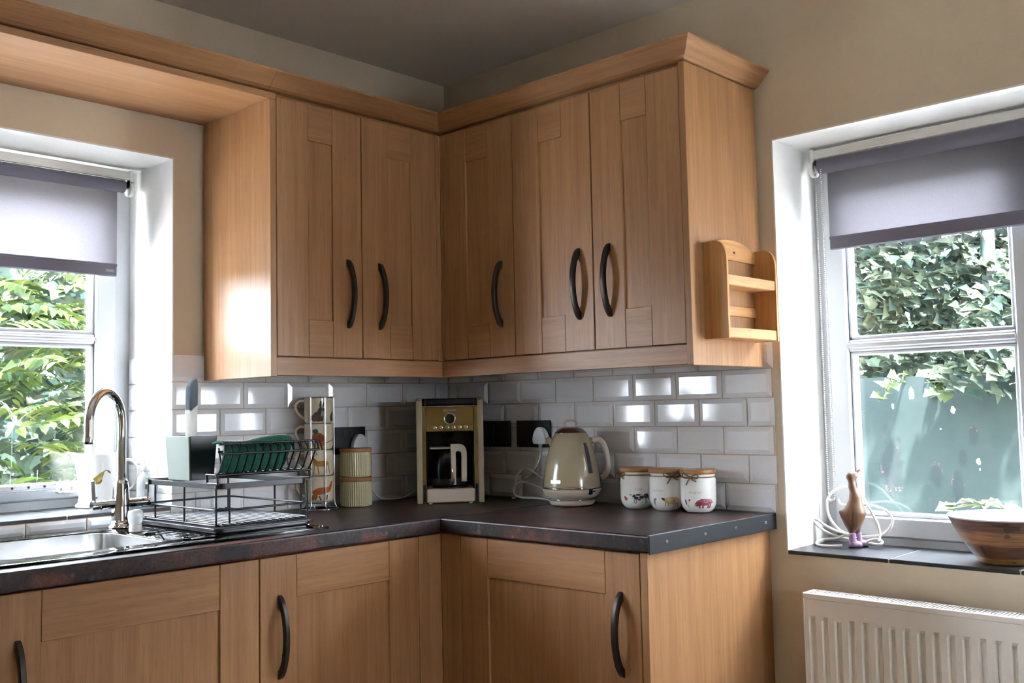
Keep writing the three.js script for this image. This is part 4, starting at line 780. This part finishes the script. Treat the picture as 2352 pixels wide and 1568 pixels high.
{
  const g = thing('duck_figurine', 'carved wooden duck figurine wearing spotted lilac boots on the sill', 'figurine', [0.135, 0.8185, 1.412], -0.815);
  const bones = [[[-0.004, 0.186, 0], [0.004, 0.1885, 0], 0.0100, 0.0088, 0.006], [[0.006, 0.189, 0], [0.0215, 0.2035, 0], 0.0062, 0.0024, 0.006], [[-0.004, 0.184, 0], [-0.001, 0.160, 0], 0.0085, 0.0075, 0.01], [[-0.001, 0.160, 0], [0.006, 0.128, 0], 0.0075, 0.0125, 0.012], [[0.006, 0.128, 0], [0.003, 0.092, 0], 0.0130, 0.0245, 0.016], [[0.003, 0.092, 0], [-0.003, 0.072, 0], 0.0250, 0.0235, 0.016], [[-0.006, 0.074, 0], [-0.024, 0.086, 0], 0.0190, 0.0090, 0.016], [[-0.024, 0.086, 0], [-0.036, 0.094, 0], 0.0085, 0.003, 0.010], [[-0.006, 0.060, -0.004], [-0.009, 0.036, 0.006], 0.013, 0.0068, 0.008], [[0.006, 0.060, -0.006], [0.010, 0.036, -0.008], 0.013, 0.0068, 0.008]];
  const caps = bones.map(([a, b, r0, r1, k]) => [capsule(a, b, r0, r1), k]);
  const fn = (x, y, z) => { let d = 1; const zz = z * 1.12; for (const [c, k] of caps) d = smin(d, c(x, y, zz), k); return d; };
  const duck = mesh('body', sdfMesh(fn, [-0.05, 0.025, -0.045], [0.03, 0.215, 0.045], 84), std({ color: hex('#8d6844'), roughness: 0.42 }), g);
  const dm = dataTex(256, 256, (u, v) => { const t = 0.5 * vn(u * 24, v * 5, 24, 5, 1) + 0.5 * vn(u * 70, v * 12, 70, 12, 2); return mix([80, 54, 36], [128, 92, 64], t); }, 0.12, 0.24);
  duck.material = std({ map: dm, roughness: 0.42 }); boxUV(duck.geometry, 'y', [0, 0]);
  for (const s of [-1, 1]) mesh('eye', new THREE.SphereGeometry(0.0014, 12, 8).translate(0.0015, 0.1905, s * 0.0078), M.blackPlastic, duck);
  const bootMat = std({ color: hex('#a888a8'), roughness: 0.3, clearcoat: 0.4 });
  for (const [x, z] of [[-0.009, 0.0075], [0.0115, -0.009]]) {
    const sh = [capsule([x, 0.036, z], [x + 0.001, 0.012, z], 0.0092, 0.0098), capsule([x + 0.002, 0.0095, z], [x + 0.0165, 0.0085, z + 0.001], 0.0088, 0.0085)];
    const b = mesh('boot', sdfMesh((X, Y, Z) => Math.max(smin(sh[0](X, Y, Z), sh[1](X, Y, Z), 0.007), Y - 0.0385, 0.0042 - Y), [x - 0.02, -0.004, z - 0.02], [x + 0.032, 0.046, z + 0.02], 44), bootMat, g);
    const so = extrude(roundRect(x - 0.0105, -(z + 0.0098), x + 0.0262, -(z - 0.0095), 0.0095), 0.0042); so.rotateX(-Math.PI / 2); mesh('sole', so, M.blackPlastic, b);
    const dots = []; for (let i = 0; i < 14; i++) { const a = i * 2.4, y = 0.010 + (i % 5) * 0.006; dots.push(new THREE.SphereGeometry(0.0017, 8, 6).scale(1, 1, 1).translate(x + 0.0005 + 0.0091 * Math.cos(a), y, z + 0.0091 * Math.sin(a))); }
    for (const [dx, dz] of [[0.014, 0.0085], [0.020, 0.004], [0.018, -0.005]]) dots.push(new THREE.SphereGeometry(0.0017, 8, 6).translate(x + dx, 0.0125, z + dz));
    mesh('spots', dots, M.white, b);
  }
}
// ------------------------------------------------------------------ coiled cable on the sill
{
  const c = [[2019, 1243, 'x', 0.135], [2021, 1227, 'x', 0.145], [2017, 1207, 'x', 0.155], [2006, 1184, 'x', 0.165], [1988, 1152, 'x', 0.178], [1973, 1130, 'x', 0.185], [1954, 1118, 'x', 0.19], [1933, 1118, 'x', 0.19], [1913, 1128, 'x', 0.19], [1901, 1146, 'x', 0.19], [1900, 1166, 'x', 0.19], [1905, 1186, 'x', 0.185], [1915, 1202, 'x', 0.18], [1928, 1216, 'x', 0.178], [1945, 1225, 'x', 0.175], [1975, 1232, 'x', 0.172], [2002, 1231, 'x', 0.172], [2022, 1229, 'x', 0.175], [2039, 1219, 'x', 0.178], [2049, 1202, 'x', 0.182], [2049, 1189, 'x', 0.186], [2036, 1173, 'x', 0.19], [2014, 1163, 'x', 0.195], [1989, 1159, 'x', 0.198], [1962, 1161, 'x', 0.20], [1942, 1160, 'x', 0.20], [1930, 1156, 'x', 0.20], [1925, 1146, 'x', 0.20]];
  const d = [[1989, 1244, 'x', 0.15], [2010, 1238, 'x', 0.16], [2027, 1244, 'x', 0.15], [2022, 1250, 'x', 0.14], [2010, 1250, 'x', 0.15], [1985, 1243, 'x', 0.172], [1950, 1238, 'x', 0.176], [1923, 1231, 'x', 0.172], [1898, 1221, 'x', 0.16], [1878, 1207, 'x', 0.15], [1868, 1193, 'x', 0.15], [1876, 1193, 'x', 0.155], [1895, 1206, 'x', 0.165], [1917, 1217, 'x', 0.17], [1940, 1227, 'x', 0.175], [1920, 1236, 'x', 0.17], [1893, 1238, 'x', 0.16], [1877, 1244, 'x', 0.135], [1880, 1251, 'x', 0.105], [1906, 1254, 'x', 0.10], [1935, 1253, 'x', 0.11]];
  const lim = (l) => cablePts(l.map((q) => [...q, 0.8222]));
  tag(mesh('coiled_cable', [tube(lim(c), 0.0035, 220, 8), tube(lim(d), 0.0035, 200, 8)], std({ color: hex('#e2dbd2'), roughness: 0.4 }), scene), 'cream cable coiled loosely behind the duck figurine', 'cable');
}
// ------------------------------------------------------------------ wooden bowl
{
  const g = thing('wooden_bowl', 'wide wooden bowl of stacked brown bands with a pale inside', 'bowl', [0.098, 0.8185, 1.800]);
  const bm = dataTex(1024, 512, (u, v) => {
    const bands = [[150, 108, 60], [96, 66, 46], [140, 96, 58], [92, 62, 46]], k = v < 0.16 ? 0 : v < 0.44 ? 1 : v < 0.76 ? 2 : 3;
    const t = 0.45 * vn(u * 12, v * 40, 12, 40, 1) + 0.3 * vn(u * 40, v * 110, 40, 110, 2) + 0.25 * vn(u * 18, v * 7, 18, 7, 3);
    let c = bands[k].map((q) => q * (0.62 + 0.76 * t)); if (vn(u * 30, v * 12, 30, 12, 5) > 0.86) c = c.map((q) => q * 0.6); return c;
  }, 1, 1);
  mesh('outer', lathe([[0, 0], [0.054, 0], [0.060, 0.003], [0.076, 0.022], [0.094, 0.048], [0.111, 0.078], [0.1245, 0.106]], 72), std({ map: bm, roughness: 0.32 }), g);
  mesh('rim', lathe([[0.1245, 0.106], [0.1275, 0.1085], [0.1255, 0.1105], [0.119, 0.1075]], 72), std({ color: hex('#d5d3d2'), roughness: 0.25 }), g);
  mesh('lining', lathe([[0.119, 0.1075], [0.104, 0.079], [0.086, 0.048], [0.064, 0.022], [0.04, 0.012], [0, 0.010]], 72), std({ color: hex('#cfd0d2'), roughness: 0.18 }), g);
}
// ------------------------------------------------------------------ garden seen through the windows
const ground = mesh('garden_ground', bx(-14, 14, -0.45, -0.3, -14, 14), std({ color: lin(0.60, 0.59, 0.56), roughness: 1 }), scene); structure(ground, 'pale paved ground outside the windows');
{
  const WZ0 = -2.2, WZ1 = 2.7, WY0 = -0.3, WY1 = 1.3, blobs = [[2048, 1075, 24, 62], [2150, 1090, 13, 26], [2200, 1120, 14, 40], [2235, 1000, 12, 22], [2212, 1052, 10, 18], [2036, 988, 9, 14], [2064, 1010, 6, 8]].map(([px, py, a, b]) => { const p = at(px, py, 'x', 1.6), q = at(px + a, py, 'x', 1.6), r = at(px, py + b, 'x', 1.6); return [p.z, p.y, Math.abs(q.z - p.z), Math.abs(r.y - p.y)]; });
  const chips = [[2093, 905, 6, 14], [2188, 941, 6, 8], [2247, 1060, 5, 8], [2050, 933, 3, 7], [2160, 985, 2, 2], [2250, 1078, 2, 3]].map(([px, py, a, b]) => { const p = at(px, py, 'x', 1.6), q = at(px + a, py, 'x', 1.6), r = at(px, py + b, 'x', 1.6); return [p.z, p.y, Math.abs(q.z - p.z), Math.abs(r.y - p.y)]; });
  const t = dataTex(2048, 1024, (u, v) => {
    const z = WZ0 + u * (WZ1 - WZ0), y = WY0 + v * (WY1 - WY0);
    const n = 0.5 * vn(u * 40, v * 14, 40, 14, 1) + 0.3 * vn(u * 120, v * 50, 120, 50, 2) + 0.2 * vn(u * 360, v * 150, 360, 150, 3);
    let c = mix([31, 42, 43], [40, 51, 52], n);
    for (const [a, b, ra, rb] of blobs) { const d = Math.hypot((z - a) / ra, (y - b) / rb) + (vn(u * 700, v * 300, 700, 300, 5) - 0.5) * 0.5; if (d < 1) c = mix([27, 36, 38], [36, 45, 48], n); if (d > 0.96 && d < 1.03 && vn(u * 160, v * 60, 160, 60, 6) > 0.68) c = [84, 62, 68]; }
    for (const [a, b, ra, rb] of chips) if (Math.hypot((z - a) / ra, (y - b) / rb) + (vn(u * 900, v * 400, 900, 400, 7) - 0.5) * 0.5 < 1) c = [122, 124, 122];
    return c;
  }, WZ1 - WZ0, WY1 - WY0);
  const wg = new THREE.BoxGeometry(0.18, 1.6, 6.0); wg.translate(1.69, 0.5, 0.80);
  tag(mesh('garden_wall', boxUV(wg, 'y', [2.2, 0.3]), std({ map: t, roughness: 0.95, specularIntensity: 0.3 }), scene), 'teal painted garden wall with flaking patches outside the radiator window', 'garden wall');
}
const leafMat = (o) => std({ roughness: 0.75, specularIntensity: 0.12, transmission: 0.3, thickness: 0, side: THREE.DoubleSide, ...o });
function leafGeo(outline, fold) {   // half outline [along, width], folded along the midrib
  const pos = [], n = outline.length;
  for (const s of [-1, 1]) for (let i = 0; i < n - 1; i++) {
    const [a, wa] = outline[i], [b, wb] = outline[i + 1], P = (x, w) => [s * w, w * fold - x * x * 0.25, x];
    const A = P(a, 0), B = P(b, 0), C = P(b, wb), D = P(a, wa); pos.push(...A, ...B, ...C); if (wa > 0) pos.push(...A, ...C, ...D);
  }
  const g = new THREE.BufferGeometry(); g.setAttribute('position', new THREE.Float32BufferAttribute(pos, 3)); g.computeVertexNormals(); return plain(g);
}
const ivyLeaf = leafGeo([[0, 0.16], [0.12, 0.42], [0.3, 0.34], [0.48, 0.46], [0.7, 0.24], [1, 0]], 0.25), longLeaf = leafGeo([[0, 0.0], [0.2, 0.14], [0.5, 0.19], [0.8, 0.1], [1, 0]], 0.35);
function leaves(name, label, category, geo, mat, n, place, cols) {
  const m = new THREE.InstancedMesh(geo, mat, n), o = new THREE.Object3D(), c = new THREE.Color();
  for (let i = 0; i < n; i++) { place(o, i); o.updateMatrix(); m.setMatrixAt(i, o.matrix); const k = cols[Math.floor(rnd() * cols.length)], s = rr(0.75, 1.2); m.setColorAt(i, c.setRGB(k[0] * s, k[1] * s, k[2] * s)); }
  m.name = numbered(name); m.castShadow = m.receiveShadow = true; m.userData.kind = 'stuff'; m.userData.label = label; m.userData.category = category; scene.add(m); return m;
}
const IVY = [[0.046, 0.072, 0.050], [0.060, 0.088, 0.062], [0.082, 0.110, 0.076], [0.032, 0.056, 0.046], [0.105, 0.13, 0.088]];
leaves('ivy', 'dense pale green ivy growing over the garden wall', 'ivy', ivyLeaf, leafMat({}), 20000, (o) => {
  const z = rr(-1.6, 3.7), y = 1.22 + 1.12 * Math.pow(rnd(), 0.9), lump = 0.14 * Math.sin(z * 5 + y * 3) + 0.10 * Math.sin(z * 11 - y * 7);
  o.position.set(1.72 + lump + rr(-0.1, 0.7) * rnd() - (y < 1.34 ? 0.12 : 0.05), y, z); o.rotation.set(rr(-0.2, 1.3), rr(-2.9, -0.2), rr(-0.5, 0.5)); o.scale.setScalar(rr(0.035, 0.078));
}, IVY);
leaves('hedge', 'tall dark leafy hedge rising behind the ivy on the garden wall', 'hedge', ivyLeaf, leafMat({}), 5000, (o) => {
  o.position.set(2.35 + 0.5 * rnd(), rr(1.0, 2.4), rr(-2.2, 3.8)); o.rotation.set(rr(-0.2, 1.3), rr(-2.9, -0.2), rr(-0.5, 0.5)); o.scale.setScalar(rr(0.10, 0.18));
}, IVY.slice(0, 4));
// trailing shoots in front of the wall
{
  const P = (px, py, x = 1.53) => at(px, py, 'x', x);
  const shoots = [[[2062, 862], [2050, 880], [2040, 895], [2032, 912]], [[2135, 862], [2152, 875], [2166, 888], [2170, 896]]];
  const t = thing('ivy_shoots', 'two ivy shoots trailing down the front of the garden wall', 'ivy');
  shoots.forEach((s) => { const pts = s.map((q) => P(...q)); pts.unshift(V3(1.66, 1.303, pts[0].z)); mesh('stem', tube(pts, 0.004, 20, 6), std({ color: lin(0.09, 0.11, 0.05), roughness: 0.8 }), t);
    pts.forEach((p, i) => { for (let k = 0; k < 2; k++) { const l = mesh('leaf', ivyLeaf, leafMat({ color: lin(0.075, 0.11, 0.05) }), t); l.position.copy(p).add(V3(-0.01, 0, 0)); l.rotation.set(rr(0.3, 1.2), rr(-2.6, -0.6), rr(-0.8, 0.8)); l.scale.setScalar(rr(0.045, 0.075)); } }); });
  const u = thing('shrub_sprig', 'pale leafy sprig reaching up outside behind the wooden bowl', 'plant'), top = [[2200, 1158], [2240, 1150], [2275, 1152], [2310, 1160], [2345, 1170]];
  mesh('stem', tube([...top.map((q) => at(q[0], q[1] + 6, 'x', 0.75)), V3(0.8, 0.5, 1.75), V3(0.8, -0.3, 1.8)], 0.004, 40, 6), std({ color: lin(0.09, 0.11, 0.05), roughness: 0.8 }), u);
  top.forEach((q, i) => { for (let k = 0; k < 3; k++) { const l = mesh('leaf', ivyLeaf, leafMat({ color: lin(0.14, 0.17, 0.10) }), u); l.position.copy(at(q[0] + rr(-12, 12), q[1] + rr(-2, 8), 'x', 0.75)); l.rotation.set(rr(-0.2, 0.5), rr(-3, 0), rr(-0.4, 0.4)); l.scale.setScalar(rr(0.04, 0.07)); } });
}
{
  const p = at(2284, 850, 'x', 1.66), g = thing('downpipe', 'grey-blue round pipe standing among the ivy on the garden wall', 'pipe', [1.66, 1.30, p.z]);
  mesh('pipe', cyl(0.026, 0.026, 0.9, 0, 0, 0, 20), std({ color: hex('#4a5a5c'), roughness: 0.6 }), g); mesh('collar', cyl(0.032, 0.032, 0.03, 0, 0, 0, 20), std({ color: hex('#5c5150'), roughness: 0.7 }), g);
}
// leafy shrub with long drooping leaflets outside the sink window
{
  const fr = []; for (let i = 0; i < 190; i++) { const x = rr(-1.25, 0.05), y = rr(0.75, 2.0), z = -1.05 - 0.75 * rnd() - 0.12 * Math.sin(x * 7); fr.push([x, y, z, rr(0, 6.283), rr(0.22, 0.42), rr(0.1, 0.7)]); }
  const K = 22;
  leaves('shrub', 'green shrub with long drooping leaflets outside the sink window', 'shrub', longLeaf, leafMat({}), fr.length * K, (o, i) => {
    const [x, y, z, a, L, dr] = fr[Math.floor(i / K)], k = i % K, t = (Math.floor(k / 2) + 1) / (K / 2), s = k % 2 ? 1 : -1;
    const d = V3(Math.cos(a), 0.25 - dr * t * 1.6, Math.sin(a)).normalize();
    o.position.set(x + d.x * L * t, y + (0.25 * t - dr * t * t * 0.8) * L, z + d.z * L * t);
    const side = V3(-d.z, -0.25, d.x).multiplyScalar(s).addScaledVector(d, 0.55).normalize(); o.lookAt(o.position.clone().add(side)); o.rotateZ(rr(-0.5, 0.5)); o.scale.setScalar(rr(0.07, 0.12) * (1.1 - 0.5 * t));
  }, [[0.034, 0.062, 0.014], [0.050, 0.080, 0.018], [0.020, 0.042, 0.014], [0.075, 0.10, 0.026], [0.028, 0.050, 0.024]]);
  leaves('hedge', 'dark leafy hedge behind the shrub outside the sink window', 'hedge', ivyLeaf, leafMat({}), 2600, (o) => { const x = rr(-1.3, 0.6); o.position.set(x, rr(0.2, 2.0), -1.85 - 0.35 * rnd() + 0.1 * Math.sin(x * 6)); o.rotation.set(rr(-0.2, 1.3), rr(-1.3, 1.3), rr(-0.5, 0.5)); o.scale.setScalar(rr(0.07, 0.13)); }, IVY);
  leaves('hedge', 'clipped hedge across the garden facing the sink window', 'hedge', ivyLeaf, leafMat({}), 4500, (o) => { o.position.set(rr(-5.2, -0.9), rr(-0.3, 1.72), -3.1 - 0.4 * rnd()); o.rotation.set(rr(-0.2, 1.3), rr(-1.3, 1.3), rr(-0.5, 0.5)); o.scale.setScalar(rr(0.13, 0.22)); }, IVY);
}

renderer.render(scene, camera);
